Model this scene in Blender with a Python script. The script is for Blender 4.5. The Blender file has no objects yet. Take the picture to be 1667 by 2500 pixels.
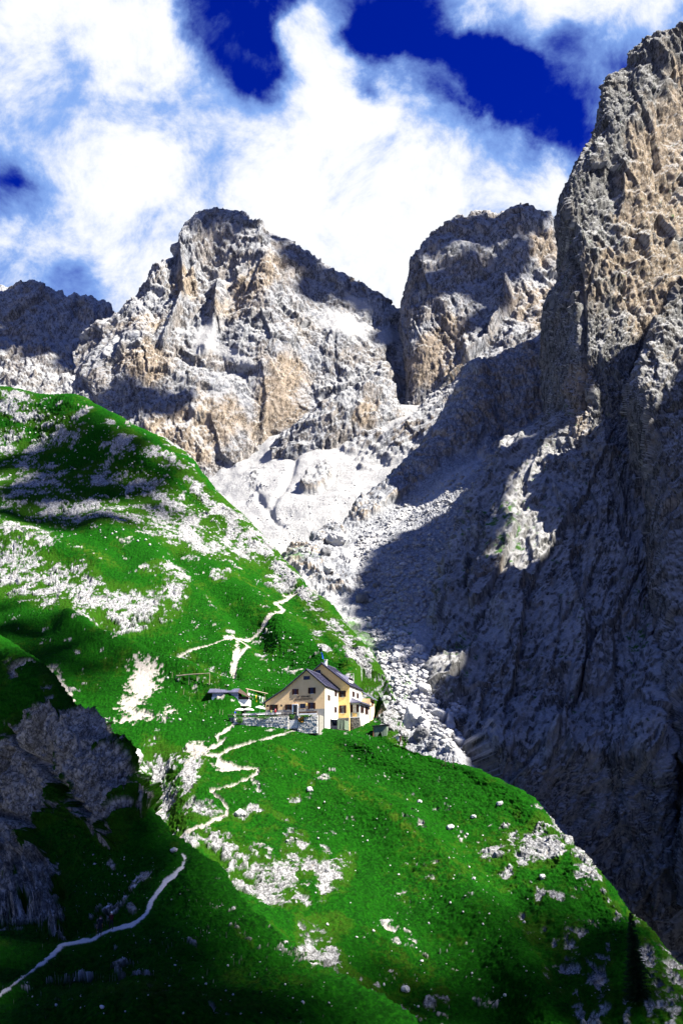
import bpy, bmesh, math, random
import numpy as np
from mathutils import Vector, Matrix
from mathutils.bvhtree import BVHTree

random.seed(7)
RNG = np.random.default_rng(11)
S = bpy.context.scene
COL = S.collection
R = math.radians

# ------------------------------------------------------------------ camera, sky, sun, exposure
PITCH = R(16.7)
FOC = 2431.0                       # focal length in photograph pixels (35 mm on a 24 mm wide frame)
cam_d = bpy.data.cameras.new('camera')
cam_d.sensor_fit = 'HORIZONTAL'; cam_d.sensor_width = 24.0; cam_d.lens = 35.0
cam_d.clip_start = 0.5; cam_d.clip_end = 9000
cam = bpy.data.objects.new('camera', cam_d); COL.objects.link(cam)
cam.location = (0, 0, 0); cam.rotation_euler = (R(90) + PITCH, 0, 0)
S.camera = cam
S.view_settings.view_transform = 'Standard'
S.view_settings.look = 'None'
S.view_settings.gamma = 1.0
S.view_settings.use_curve_mapping = False
S.view_settings.exposure = 2.1
S.cycles.use_denoising = True
S.cycles.max_bounces = 5
S.cycles.diffuse_bounces = 1

SUN_B, SUN_EL = R(-25), R(48)
SUN = Vector((math.cos(SUN_B) * math.cos(SUN_EL), math.sin(SUN_B) * math.cos(SUN_EL), math.sin(SUN_EL)))
sun_d = bpy.data.lights.new('sun', 'SUN'); sun_d.energy = 5.0; sun_d.angle = R(0.5); sun_d.color = (1.0, 0.95, 0.86)
sun = bpy.data.objects.new('sun', sun_d); COL.objects.link(sun)
sun.rotation_euler = SUN.to_track_quat('Z', 'Y').to_euler()

def ray_dir(px, py):
    X = (px - 833.5) / FOC; Yc = (1250.0 - py) / FOC
    return Vector((X, math.cos(PITCH) - Yc * math.sin(PITCH), math.sin(PITCH) + Yc * math.cos(PITCH)))

def P(px, py, d):                  # the point seen at a pixel of the photograph, d metres north of the camera
    v = ray_dir(px, py)
    return v * (d / v.y)

W = bpy.data.worlds.new('World'); S.world = W; W.use_nodes = True
def build_world():
    nt = W.node_tree; N = nt.nodes; L = nt.links; N.clear()
    def nd(t, **kw):
        n = N.new(t)
        for k, v in kw.items(): setattr(n, k, v)
        return n
    def mth(op, a, b=None, c=None, clamp=False):
        n = nd('ShaderNodeMath', operation=op); n.use_clamp = clamp
        for i, v in enumerate((a, b, c)):
            if v is None: continue
            if isinstance(v, (int, float)): n.inputs[i].default_value = v
            else: L.new(v, n.inputs[i])
        return n.outputs[0]
    out = nd('ShaderNodeOutputWorld'); bg = nd('ShaderNodeBackground')
    tc = nd('ShaderNodeTexCoord')
    nrm = nd('ShaderNodeVectorMath', operation='NORMALIZE'); L.new(tc.outputs['Generated'], nrm.inputs[0]); D = nrm.outputs[0]
    sky = nd('ShaderNodeTexSky', sky_type='NISHITA'); sky.sun_disc = False
    sky.sun_elevation = SUN_EL; sky.sun_rotation = math.atan2(SUN.x, SUN.y)
    sky.altitude = 2100; sky.air_density = 1.0; sky.dust_density = 0.3; sky.ozone_density = 3.0
    hs = nd('ShaderNodeHueSaturation'); hs.inputs['Saturation'].default_value = SKY_SAT; hs.inputs['Value'].default_value = SKY_VAL; hs.inputs['Hue'].default_value = SKY_HUE
    tint = nd('ShaderNodeVectorMath', operation='MULTIPLY'); L.new(sky.outputs[0], tint.inputs[0]); tint.inputs[1].default_value = SKY_TINT
    L.new(tint.outputs[0], hs.inputs['Color'])
    blobs = CLOUD_BLOBS
    # warp the direction so that the banks get uneven, billowing edges
    def noise(scale, detail, rough, vec, dist=0.0):
        n = nd('ShaderNodeTexNoise'); n.inputs['Scale'].default_value = scale; n.inputs['Detail'].default_value = detail
        n.inputs['Roughness'].default_value = rough; n.inputs['Distortion'].default_value = dist
        L.new(vec, n.inputs['Vector']); return n
    wn = noise(9.0, 6, 0.6, D)
    sb = nd('ShaderNodeVectorMath', operation='SUBTRACT'); L.new(wn.outputs['Color'], sb.inputs[0]); sb.inputs[1].default_value = (0.5, 0.5, 0.5)
    sc = nd('ShaderNodeVectorMath', operation='SCALE'); L.new(sb.outputs[0], sc.inputs[0]); sc.inputs['Scale'].default_value = 0.09
    ad = nd('ShaderNodeVectorMath', operation='ADD'); L.new(D, ad.inputs[0]); L.new(sc.outputs[0], ad.inputs[1])
    nn = nd('ShaderNodeVectorMath', operation='NORMALIZE'); L.new(ad.outputs[0], nn.inputs[0])
    total = holes = None
    for (px, py, sg, w) in blobs:
        c = ray_dir(px, py).normalized(); s = sg / FOC
        dt = nd('ShaderNodeVectorMath', operation='DOT_PRODUCT'); L.new(nn.outputs[0], dt.inputs[0]); dt.inputs[1].default_value = c
        k = mth('MULTIPLY_ADD', dt.outputs['Value'], 2.0 / (s * s), -2.0 / (s * s))
        e = mth('MULTIPLY', mth('EXPONENT', k), w)
        if w > 0: total = e if total is None else mth('ADD', total, e)
        else: holes = e if holes is None else mth('ADD', holes, e)
    # away from the named banks cumulus goes on all round, thinned to lower the fill light
    big = noise(3.0, 3, 0.5, D)
    fb = noise(11.0, 14, 0.66, D, 0.3)
    base = mth('MULTIPLY_ADD', big.outputs['Fac'], 1.6, -0.96)
    f = mth('MULTIPLY_ADD', fb.outputs['Fac'], 1.9, -0.95)
    total = mth('ADD', mth('MINIMUM', total, 0.8), mth('MAXIMUM', holes, -1.2))
    dens = mth('ADD', mth('ADD', total, base), f)
    mr = nd('ShaderNodeMapRange', interpolation_type='SMOOTHSTEP'); L.new(dens, mr.inputs['Value'])
    mr.inputs['From Min'].default_value = -0.52; mr.inputs['From Max'].default_value = 0.30
    body = nd('ShaderNodeMapRange', interpolation_type='SMOOTHSTEP'); L.new(mth('ADD', dens, mth('MULTIPLY_ADD', fb.outputs['Fac'], 1.2, -0.6)), body.inputs['Value'])
    body.inputs['From Min'].default_value = 0.05; body.inputs['From Max'].default_value = 0.80
    cm = nd('ShaderNodeMix', data_type='RGBA')
    cm.inputs['A'].default_value = CLOUD_THIN; cm.inputs['B'].default_value = CLOUD_CORE
    L.new(body.outputs[0], cm.inputs['Factor'])
    mx = nd('ShaderNodeMix', data_type='RGBA')
    L.new(mr.outputs[0], mx.inputs['Factor']); L.new(hs.outputs[0], mx.inputs['A']); L.new(cm.outputs['Result'], mx.inputs['B'])
    L.new(mx.outputs['Result'], bg.inputs['Color']); bg.inputs['Strength'].default_value = SKY_STR
    L.new(bg.outputs[0], out.inputs[0])
SKY_STR = 0.05
SKY_SAT, SKY_VAL, SKY_HUE = 1.2, 1.0, 0.51
SKY_TINT = (0.062, 0.17, 0.68)
CLOUD_THIN = (1.2, 2.1, 4.3, 1); CLOUD_CORE = (4.7, 4.8, 5.0, 1)
CLOUD_BLOBS = [
    (150, 60, 230, 0.8), (330, 160, 200, 0.9), (470, 300, 190, 0.9), (620, 400, 190, 0.8), (800, 430, 190, 0.8), (1000, 400, 150, 0.8), (1210, 420, 130, 0.8),
    (1320, 450, 80, 0.6), (900, 580, 230, 0.7), (560, 520, 200, 0.6), (300, 660, 160, 0.4), (200, 320, 170, 0.35), (90, 560, 170, 0.3), (40, 330, 130, 0.2), (790, 170, 85, 0.9), (740, 80, 45, 0.5), (850, 50, 35, 0.35),
    (985, 215, 90, 0.7), (1080, 220, 60, 0.5), (1330, 10, 130, 1.0), (1540, 20, 130, 0.8), (1200, -30, 110, 0.6), (1430, 225, 80, 0.40), (480, 760, 200, 0.5), (860, 740, 200, 0.6), (1180, 640, 160, 0.55),
    (560, 50, 100, -1.2), (640, 170, 80, -1.3), (480, 10, 60, -0.6), (690, 20, 50, -0.6), (920, 70, 100, -1.0), (1130, 150, 130, -1.3), (1250, 230, 110, -1.0), (1360, 330, 90, -1.0), (1400, 120, 70, -0.6),
    (30, 440, 50, -0.6), (60, 430, 140, -0.12), (905, 235, 45, -0.8), (1480, 170, 80, -0.5), (190, 700, 50, -0.3)]
build_world()

# ------------------------------------------------------------------ noise in the place's own metres
PERM = np.random.default_rng(5).permutation(256).astype(np.int32); PERM = np.concatenate([PERM, PERM, PERM])
GR = np.random.default_rng(6).normal(size=(256, 3)).astype(np.float32); GR /= np.linalg.norm(GR, axis=1)[:, None]
from concurrent.futures import ThreadPoolExecutor
POOL = ThreadPoolExecutor(4)
def chunked(fn, p, size=16384):
    if len(p) <= size: return fn(p)
    parts = list(POOL.map(fn, [p[k:k + size] for k in range(0, len(p), size)]))
    return tuple(np.concatenate(c) for c in zip(*parts)) if isinstance(parts[0], tuple) else np.concatenate(parts)
def perlin(p): return chunked(perlin1, p)
def perlin1(p):
    p = p.astype(np.float32); i = np.floor(p); f = p - i; i = i.astype(np.int32) & 255
    u = f * f * f * (f * (f * 6 - 15) + 10)
    X, Y, Z = i[:, 0], i[:, 1], i[:, 2]
    A = PERM[X]; B = PERM[X + 1]
    AA = PERM[A + Y]; AB = PERM[A + Y + 1]; BA = PERM[B + Y]; BB = PERM[B + Y + 1]
    fx, fy, fz = f[:, 0], f[:, 1], f[:, 2]
    def g(h, dx, dy, dz):
        q = GR[h]
        return q[:, 0] * (fx - dx) + q[:, 1] * (fy - dy) + q[:, 2] * (fz - dz)
    def lp(a, b, t): return a + t * (b - a)
    z0 = lp(lp(g(PERM[AA + Z], 0, 0, 0), g(PERM[BA + Z], 1, 0, 0), u[:, 0]), lp(g(PERM[AB + Z], 0, 1, 0), g(PERM[BB + Z], 1, 1, 0), u[:, 0]), u[:, 1])
    z1 = lp(lp(g(PERM[AA + Z + 1], 0, 0, 1), g(PERM[BA + Z + 1], 1, 0, 1), u[:, 0]), lp(g(PERM[AB + Z + 1], 0, 1, 1), g(PERM[BB + Z + 1], 1, 1, 1), u[:, 0]), u[:, 1])
    return lp(z0, z1, u[:, 2]) * 1.6
ROT = np.array(Matrix.Rotation(0.7, 3, Vector((1, 2, 3)).normalized()), dtype=np.float32)
def fbm(p, octs, gain=0.5, mode=''): return chunked(lambda q: fbm1(q, octs, gain, mode), p)
def fbm1(p, octs, gain=0.5, mode=''):
    s = np.zeros(len(p), np.float32); a = 1.0; q = p.astype(np.float32)
    for o in range(octs):
        n = perlin1(q)
        if mode == 'ridge': n = 1 - 2 * np.abs(n)
        elif mode == 'billow': n = 2 * np.abs(n) - 0.5
        s += a * n; a *= gain; q = (q @ ROT) * 2.03 + 17.3
    return s
def aniso(p, sx, sy, sz): return p * np.array([1 / sx, 1 / sy, 1 / sz], np.float32)
def cells(p): return chunked(cells1, p)
def cells1(p):                       # distance to the nearest and second nearest of one random point per cell, and the cell's own number
    i = np.floor(p).astype(np.int32); f1 = np.full(len(p), 9, np.float32); f2 = f1.copy(); idn = np.zeros(len(p), np.float32)
    for dx in (-1, 0, 1):
        for dy in (-1, 0, 1):
            for dz in (-1, 0, 1):
                c = i + np.array([dx, dy, dz]); k = c & 255
                h = PERM[PERM[PERM[k[:, 0]] + k[:, 1]] + k[:, 2]]
                q = c + (GR[h] * 0.43 + 0.5)
                d = np.sqrt(((p - q) ** 2).sum(1)).astype(np.float32)
                near = d < f1
                f2 = np.where(near, f1, np.minimum(f2, d)); idn = np.where(near, h / 255.0, idn); f1 = np.where(near, d, f1)
    return f1, f2, idn
def facet(p): return chunked(facet1, p)
def facet1(p):                      # broken faces: a tilted plane per random block, sharp where blocks meet
    i = np.floor(p).astype(np.int32); f1 = np.full(len(p), 9, np.float32); out = np.zeros(len(p), np.float32)
    for dx in (-1, 0, 1):
        for dy in (-1, 0, 1):
            for dz in (-1, 0, 1):
                c = i + np.array([dx, dy, dz]); k = c & 255
                h = PERM[PERM[PERM[k[:, 0]] + k[:, 1]] + k[:, 2]]
                r = (p - (c + (GR[h] * 0.43 + 0.5))).astype(np.float32)
                d = (r * r).sum(1)
                near = d < f1
                t = (r * GR[(h + 71) & 255]).sum(1) + GR[(h + 13) & 255, 0] * 0.45
                out = np.where(near, t, out); f1 = np.where(near, d, f1)
    return out
def sstep(a, b, x):
    t = np.clip((x - a) / (b - a), 0, 1); return t * t * (3 - 2 * t)

# ------------------------------------------------------------------ a skin of ground lofted through contour lines
def hermite(ctrl, t):               # ctrl (n, ..., 3) evaluated at parameters t in [0, n-1], gently rounded
    n = len(ctrl); tan = np.zeros_like(ctrl); d = np.diff(ctrl, axis=0)
    same = d[:-1] * d[1:] > 0
    tan[1:-1] = np.where(same, 2 * d[:-1] * d[1:] / np.where(same, d[:-1] + d[1:], 1), 0)   # never overshoots a crest
    tan[0] = d[0]; tan[-1] = d[-1]
    i = np.clip(np.floor(t).astype(int), 0, n - 2); f = (t - i)
    f = f.reshape((-1,) + (1,) * (ctrl.ndim - 1))
    h00 = 2 * f**3 - 3 * f**2 + 1; h10 = f**3 - 2 * f**2 + f; h01 = -2 * f**3 + 3 * f**2; h11 = f**3 - f**2
    return h00 * ctrl[i] + h10 * tan[i] + h01 * ctrl[i + 1] + h11 * tan[i + 1]
def project(p):
    c, s = math.cos(PITCH), math.sin(PITCH)
    fw = p[:, 1] * c + p[:, 2] * s; up = -p[:, 1] * s + p[:, 2] * c
    fw = np.maximum(fw, 1e-3)
    return 833.5 + FOC * p[:, 0] / fw, 1250 - FOC * up / fw
class Skin:
    def __init__(self, rows, step, back=None, right=None, left=None):
        C = np.array([[tuple(P(*q)) for q in r] for r in rows])
        if right is not None: C = np.concatenate([C, C[:, -1:] + np.array(right)], 1)
        if left is not None: C = np.concatenate([C[:, :1] + np.array(left), C], 1)
        if back is not None:
            for b in back: C = np.concatenate([C[:1] + np.array(b), C], 0)
        nr, nc = C.shape[:2]
        px, py = project(C.reshape(-1, 3)); px = px.reshape(nr, nc); py = py.reshape(nr, nc)
        def par(dist):
            t = [np.array([0.0])]
            for k, d in enumerate(dist):
                m = int(np.clip(math.ceil(d / step), 2, 400)); t.append(k + np.arange(1, m + 1) / m)
            return np.concatenate(t)
        dv = np.hypot(np.diff(px, axis=0), np.diff(py, axis=0)); d3 = np.linalg.norm(np.diff(C, axis=0), axis=2)
        dr = np.percentile(dv, 70, axis=1); dc = np.percentile(np.hypot(np.diff(px, axis=1), np.diff(py, axis=1)), 70, axis=0)
        tv, tu = par(dr), par(dc)
        G = hermite(C, tv); G = np.moveaxis(hermite(np.moveaxis(G, 1, 0), tu), 0, 1)
        self.nv, self.nu = G.shape[:2]; self.G = G
        du = np.gradient(G, axis=1); dvv = np.gradient(G, axis=0)
        n = np.cross(du, dvv); n /= (np.linalg.norm(n, axis=2, keepdims=True) + 1e-9)
        P0 = G.reshape(-1, 3); self.n = n.reshape(-1, 3).astype(np.float32)
        flip = (self.n * P0).sum(1).mean() > 0
        if flip: self.n = -self.n
        self.flip = flip
        self.p = P0.astype(np.float32); self.px, self.py = [a.astype(np.float32) for a in project(P0)]
    def mesh(self, name, mat, surf, smooth=False):
        nv, nu = self.nv, self.nu
        idx = np.arange(nv * nu).reshape(nv, nu)
        q = np.stack([idx[:-1, :-1], idx[:-1, 1:], idx[1:, 1:], idx[1:, :-1]], -1).reshape(-1, 4)
        if self.flip: q = q[:, ::-1]
        me = bpy.data.meshes.new(name)
        me.vertices.add(len(self.p)); me.vertices.foreach_set('co', self.p.astype(np.float32).ravel())
        me.loops.add(q.size); me.loops.foreach_set('vertex_index', np.ascontiguousarray(q).astype(np.int32).ravel())
        me.polygons.add(len(q)); me.polygons.foreach_set('loop_start', np.arange(0, q.size, 4, dtype=np.int32))
        me.update(calc_edges=True)
        a = me.color_attributes.new('surf', 'FLOAT_COLOR', 'POINT')
        a.data.foreach_set('color', np.clip(surf, 0, 1).astype(np.float32).ravel())
        me.materials.append(mat)
        if smooth: me.polygons.foreach_set('use_smooth', np.ones(len(q), bool))
        o = bpy.data.objects.new(name, me); COL.objects.link(o); o['kind'] = 'structure'
        self.o = o; self.q = q
        return o
    def tree(self):
        self.bvh = BVHTree.FromPolygons([tuple(map(float, v)) for v in self.p], [tuple(map(int, f)) for f in self.q]); return self.bvh
def blotch(px, py, lst):            # ellipses of outcrop given as the place they show in the photograph
    m = np.zeros(len(px), np.float32)
    for e in lst:
        x, y, rx, ry = e[:4]; a = R(e[4]) if len(e) > 4 else 0; w = e[5] if len(e) > 5 else 1.0
        dx, dy = px - x, py - y
        u = (dx * math.cos(a) + dy * math.sin(a)) / rx; v = (-dx * math.sin(a) + dy * math.cos(a)) / ry
        m = np.maximum(m, w * np.clip(1.35 - np.sqrt(u * u + v * v) * 0.85, 0, 1))
    return m
def polydist(px, py, pts):          # distance in photograph pixels to a polyline
    d = np.full(len(px), 1e6, np.float32)
    for (x0, y0), (x1, y1) in zip(pts[:-1], pts[1:]):
        vx, vy = x1 - x0, y1 - y0; L2 = vx * vx + vy * vy + 1e-6
        t = np.clip(((px - x0) * vx + (py - y0) * vy) / L2, 0, 1)
        d = np.minimum(d, np.hypot(px - x0 - t * vx, py - y0 - t * vy))
    return d

# ------------------------------------------------------------------ materials
def nodes(name):
    m = bpy.data.materials.new(name); m.use_nodes = True; nt = m.node_tree
    b = nt.nodes['Principled BSDF']; b.inputs['Specular IOR Level'].default_value = 0.15; b.inputs['Roughness'].default_value = 0.9
    return m, nt, b
def nz(nt, scale, detail=4, rough=0.55, vec=None, scale3=None):
    n = nt.nodes.new('ShaderNodeTexNoise'); n.inputs['Scale'].default_value = scale; n.inputs['Detail'].default_value = detail; n.inputs['Roughness'].default_value = rough
    if vec is None:
        tc = nt.nodes.new('ShaderNodeTexCoord'); vec = tc.outputs['Object']
    if scale3:
        mp = nt.nodes.new('ShaderNodeMapping'); mp.inputs['Scale'].default_value = scale3; nt.links.new(vec, mp.inputs['Vector']); vec = mp.outputs[0]
    nt.links.new(vec, n.inputs['Vector']); return n.outputs['Fac']
def ramp(nt, fac, stops):
    r = nt.nodes.new('ShaderNodeValToRGB'); e = r.color_ramp.elements
    while len(e) < len(stops): e.new(0.5)
    for k, (p, c) in enumerate(stops):
        e[k].position = p; e[k].color = tuple(c) + ((1,) if len(c) == 3 else ())
    nt.links.new(fac, r.inputs[0]); return r.outputs[0]
def mix(nt, fac, a, b, mode='MIX'):
    n = nt.nodes.new('ShaderNodeMix'); n.data_type = 'RGBA'; n.blend_type = mode
    for sock, v in ((n.inputs['Factor'], fac), (n.inputs['A'], a), (n.inputs['B'], b)):
        if isinstance(v, (int, float)): sock.default_value = v
        elif isinstance(v, tuple): sock.default_value = tuple(v) + ((1,) if len(v) == 3 else ())
        else: nt.links.new(v, sock)
    return n.outputs['Result']
def attr(nt, name='surf'):
    a = nt.nodes.new('ShaderNodeAttribute'); a.attribute_name = name
    s = nt.nodes.new('ShaderNodeSeparateColor'); nt.links.new(a.outputs['Color'], s.inputs[0]); return s.outputs
def bump(nt, bsdf, h, strength, dist):
    b = nt.nodes.new('ShaderNodeBump'); b.inputs['Strength'].default_value = strength; b.inputs['Distance'].default_value = dist
    nt.links.new(h, b.inputs['Height']); nt.links.new(b.outputs[0], bsdf.inputs['Normal'])
def rock_colour(nt, fine, coarse, warm, dark=0.8, tone=1.0):
    f = nz(nt, fine, 10, 0.72); co = nz(nt, fine * 0.16, 4, 0.6)
    g = ramp(nt, f, [(0.30, ROCK_D), (0.5, ROCK_M), (0.68, ROCK_L)])
    w = ramp(nt, f, [(0.30, WARM_D), (0.5, WARM_M), (0.70, WARM_L)])
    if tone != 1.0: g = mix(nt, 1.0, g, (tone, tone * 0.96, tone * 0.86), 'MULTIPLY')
    c = mix(nt, warm, g, w)
    c = mix(nt, 0.75, c, ramp(nt, co, [(0.3, (0.72, 0.72, 0.74)), (0.6, (1.0, 1.0, 1.0))]), 'MULTIPLY')
    # narrow dark joints and weep marks
    cr = nz(nt, fine * 0.55, 8, 0.7, scale3=(1, 1, 0.28))
    k = ramp(nt, cr, [(0.455, (1, 1, 1)), (0.49, (0.22, 0.22, 0.23)), (0.505, (0.22, 0.22, 0.23)), (0.535, (1, 1, 1))])
    return mix(nt, dark, c, k, 'MULTIPLY')
ROCK_D, ROCK_M, ROCK_L = (0.08, 0.082, 0.087), (0.225, 0.234, 0.250), (0.36, 0.363, 0.37)
WARM_D, WARM_M, WARM_L = (0.10, 0.065, 0.038), (0.28, 0.215, 0.145), (0.38, 0.32, 0.245)
def mat_rock(name, fine, bump_d, dark=0.8, tone=1.0):
    # surf: red = how much ochre rock, green = pale scree, blue = grass tufts
    m, nt, b = nodes(name); r, g, bl = attr(nt)[:3]
    c = rock_colour(nt, fine, 1, r, dark, tone)
    sc = ramp(nt, nz(nt, fine * 3, 6, 0.7), [(0.3, (0.22, 0.218, 0.215)), (0.6, (0.37, 0.367, 0.363))])
    c = mix(nt, g, c, sc)
    gr = ramp(nt, nz(nt, fine * 4, 3), [(0.3, (0.012, 0.06, 0.006)), (0.7, (0.05, 0.13, 0.012))])
    c = mix(nt, bl, c, gr)
    nt.links.new(c, b.inputs['Base Color'])
    bump(nt, b, nz(nt, fine * 2.2, 10, 0.75), 0.9, bump_d)
    return m
def mat_meadow(name, fine, bump_d, stone=(1, 1, 1), soil=((0.24, 0.215, 0.185), (0.37, 0.345, 0.31))):
    # surf: red = bare limestone, green = trodden soil, blue = sun-dried yellow grass
    m, nt, b = nodes(name); r, g, bl = attr(nt)[:3]; b.inputs['Specular IOR Level'].default_value = 0.02
    n1 = nz(nt, fine, 6, 0.7); n2 = nz(nt, fine * 0.06, 4, 0.55); n3 = nz(nt, fine * 2.5, 3, 0.7)
    gr = ramp(nt, n1, [(0.36, (0.003, 0.018, 0.002)), (0.52, (0.004, 0.046, 0.002)), (0.66, (0.010, 0.088, 0.003))])
    gr2 = ramp(nt, n1, [(0.32, (0.004, 0.024, 0.002)), (0.55, (0.005, 0.058, 0.002)), (0.75, (0.016, 0.095, 0.004))])
    gr = mix(nt, ramp(nt, n2, [(0.4, (0, 0, 0)), (0.62, (1, 1, 1))]), gr, gr2)
    ye = ramp(nt, n3, [(0.35, (0.014, 0.056, 0.003)), (0.7, (0.10, 0.12, 0.012))])
    gr = mix(nt, bl, gr, ye)
    st = ramp(nt, nz(nt, fine * 0.8, 8, 0.7), [(0.30, (0.08, 0.08, 0.085)), (0.48, (0.27, 0.27, 0.275)), (0.66, (0.42, 0.42, 0.42))])
    jk = ramp(nt, nz(nt, fine * 0.42, 6, 0.65, scale3=(1, 1, 0.6)), [(0.44, (1, 1, 1)), (0.485, (0.13, 0.13, 0.12)), (0.51, (0.13, 0.13, 0.12)), (0.55, (1, 1, 1))])
    st = mix(nt, 0.75, st, jk, 'MULTIPLY')
    if stone != (1, 1, 1): st = mix(nt, 1.0, st, stone, 'MULTIPLY')
    so = ramp(nt, n3, [(0.3, soil[0]), (0.65, soil[1])])
    c = mix(nt, r, gr, st); c = mix(nt, g, c, so)
    nt.links.new(c, b.inputs['Base Color'])
    bump(nt, b, nz(nt, fine * 1.5, 9, 0.8), 1.0, bump_d)
    return m
M_FAR = mat_rock('limestone_far', 0.24, 3.0, 1.0)
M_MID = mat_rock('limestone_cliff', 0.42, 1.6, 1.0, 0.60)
M_SCREE = mat_rock('scree_gravel', 0.6, 0.4)
M_NEAR = mat_meadow('meadow_and_outcrop', 1.9, 0.42)

M_SPUR = mat_meadow('spur_turf', 2.4, 0.32, (0.92, 0.90, 0.80), ((0.42, 0.41, 0.40), (0.62, 0.61, 0.60)))

# ------------------------------------------------------------------ mountains, scree, hillsides
STEP = 2.3
def mountain_relief(p, amp, rib, strata, seed, tilt=(0.25, 0.0), fine=1.0, vs=1.0):
    q = p + seed * 57.0
    warp = np.stack([perlin(aniso(q + 31, rib * 2, rib * 2, rib * 3)), perlin(aniso(q + 67, rib * 2, rib * 2, rib * 3)), perlin(aniso(q + 99, rib * 2, rib * 2, rib * 3))], 1)
    w = q + warp * rib * 0.55
    ribs = fbm(aniso(w, rib, rib, rib * 2.6 * vs), 3, 0.5, 'ridge')
    ribs2 = fbm(aniso(w + 11, rib * .36, rib * .36, rib * .95 * vs), 4, 0.55, 'ridge')
    w2 = q + warp * rib * 0.2
    crag = 0.95 * facet(aniso(w2, rib * .62, rib * .62, rib * 1.5 * vs)) + 0.42 * facet(aniso(w2, rib * .22, rib * .22, rib * .5 * vs) + 7) + 0.22 * facet(aniso(w2, rib * .085, rib * .085, rib * .15 * vs) + 3) + 0.12 * facet(aniso(w2, rib * .04, rib * .04, rib * .06 * vs) + 9)
    lay = q[:, 2] + tilt[0] * q[:, 0] + tilt[1] * q[:, 1] + perlin(aniso(q, rib * 3, rib * 3, rib * 3)) * rib * 0.8
    saw = (lay / strata) % 1.0
    ledge = np.where(saw < 0.8, saw / 0.8, (1 - saw) / 0.2) * sstep(-0.2, 0.5, perlin(aniso(q + 5, rib * 2.4, rib * 2.4, rib)))
    return amp * (0.30 * ribs + 0.13 * ribs2 + 0.34 * fine * crag + 0.26 * ledge - 0.25), ribs, crag, ledge

def steepness(s):                    # 0 flat .. 1 upright, read from the finished shape
    nv, nu = s.nv, s.nu; g = s.p.reshape(nv, nu, 3)
    n = np.cross(np.gradient(g, axis=1), np.gradient(g, axis=0)); n /= np.linalg.norm(n, axis=2, keepdims=True) + 1e-9
    return (1 - np.abs(n[..., 2])).reshape(-1)

def rock_mass(name, rows, amp, rib, strata, seed, mat=None, back=((0, 420, -420), (0, 120, -55)), left=None, right=None, warm_bias=0.0, tilt=(0.25, 0), patches=(), scree=(), tufts=(), smoothz=(), fine=1.0, step=STEP, gouge=(), warmspots=(), vs=1.0, fall=None):
    s = Skin(rows, step, back=back, left=left, right=right)
    h, ribs, crag, ledge = mountain_relief(s.p, amp, rib, strata, seed, tilt, fine, vs)
    if fall is not None:
        f = Vector(fall[0]).normalized(); Rm = np.array(f.rotation_difference(Vector((0, 0, 1))).to_matrix(), np.float32)
        h2 = mountain_relief(s.p @ Rm.T, amp, rib, strata, seed + 3, (0.1, 0.1), fine * 1.25, vs * 1.35)[0]
        t = sstep(fall[1], fall[2], s.py); h = h * (1 - t) + h2 * t
    damp = np.ones(len(s.p), np.float32)
    if scree: damp *= 1 - 0.9 * blotch(s.px, s.py, scree)
    if smoothz: damp *= 1 - 0.72 * blotch(s.px, s.py, smoothz)
    for pts, wd, dep in gouge:
        d = polydist(s.px, s.py, pts); h = h - dep * np.exp(-(d / wd) ** 2)
    s.p = s.p + s.n * (h * damp)[:, None]
    st = steepness(s)
    wn = fbm(aniso(s.p + seed, rib * .9, rib * .9, rib * 1.5), 4, 0.6)
    warm = sstep(0.6, 1.05, st + 0.5 * wn + warm_bias) * 0.45
    if warmspots: warm = np.maximum(warm, sstep(0.25, 0.7, blotch(s.px, s.py, warmspots) + 0.45 * wn - 0.08) * 0.85)
    gsc = sstep(0.62, 0.30, st + 0.15 * wn) * 0.9
    if scree: gsc = np.maximum(gsc, sstep(0.35, 0.6, blotch(s.px, s.py, scree) + 0.25 * wn))
    if fall is not None:
        stk = fbm(aniso(s.p @ Rm.T, 3.2, 3.2, 30), 4, 0.65)
        gsc = np.maximum(gsc, t * 0.55 * sstep(0.05, 0.45, stk))
    gt = np.zeros(len(s.p), np.float32)
    if tufts: gt = sstep(0.45, 0.6, blotch(s.px, s.py, tufts) * 0.6 + 0.5 * fbm(aniso(s.p, 4, 4, 4), 4, 0.6) + 0.1) * sstep(0.75, 0.45, st)
    s.mesh(name, mat or M_FAR, np.stack([warm, gsc, gt, np.ones_like(warm)], 1))
    return s

FARL = rock_mass('far_ridge', [
    [(-160, 700, 1330), (0, 703, 1320), (75, 698, 1310), (130, 712, 1300), (200, 728, 1290), (258, 738, 1280), (300, 775, 1270), (360, 840, 1270)],
    [(-160, 790, 1250), (0, 800, 1240), (70, 800, 1230), (130, 810, 1225), (195, 820, 1215), (250, 830, 1205), (300, 860, 1200), (350, 900, 1200)],
    [(-160, 900, 1180), (0, 905, 1170), (70, 905, 1160), (130, 910, 1160), (190, 915, 1150), (245, 920, 1140), (300, 940, 1130), (350, 970, 1130)],
    [(-160, 1010, 1120), (0, 1010, 1110), (70, 1010, 1100), (130, 1010, 1100), (190, 1010, 1090), (245, 1020, 1080), (300, 1030, 1080), (350, 1050, 1080)]],
    17, 60, 34, 1)

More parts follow.
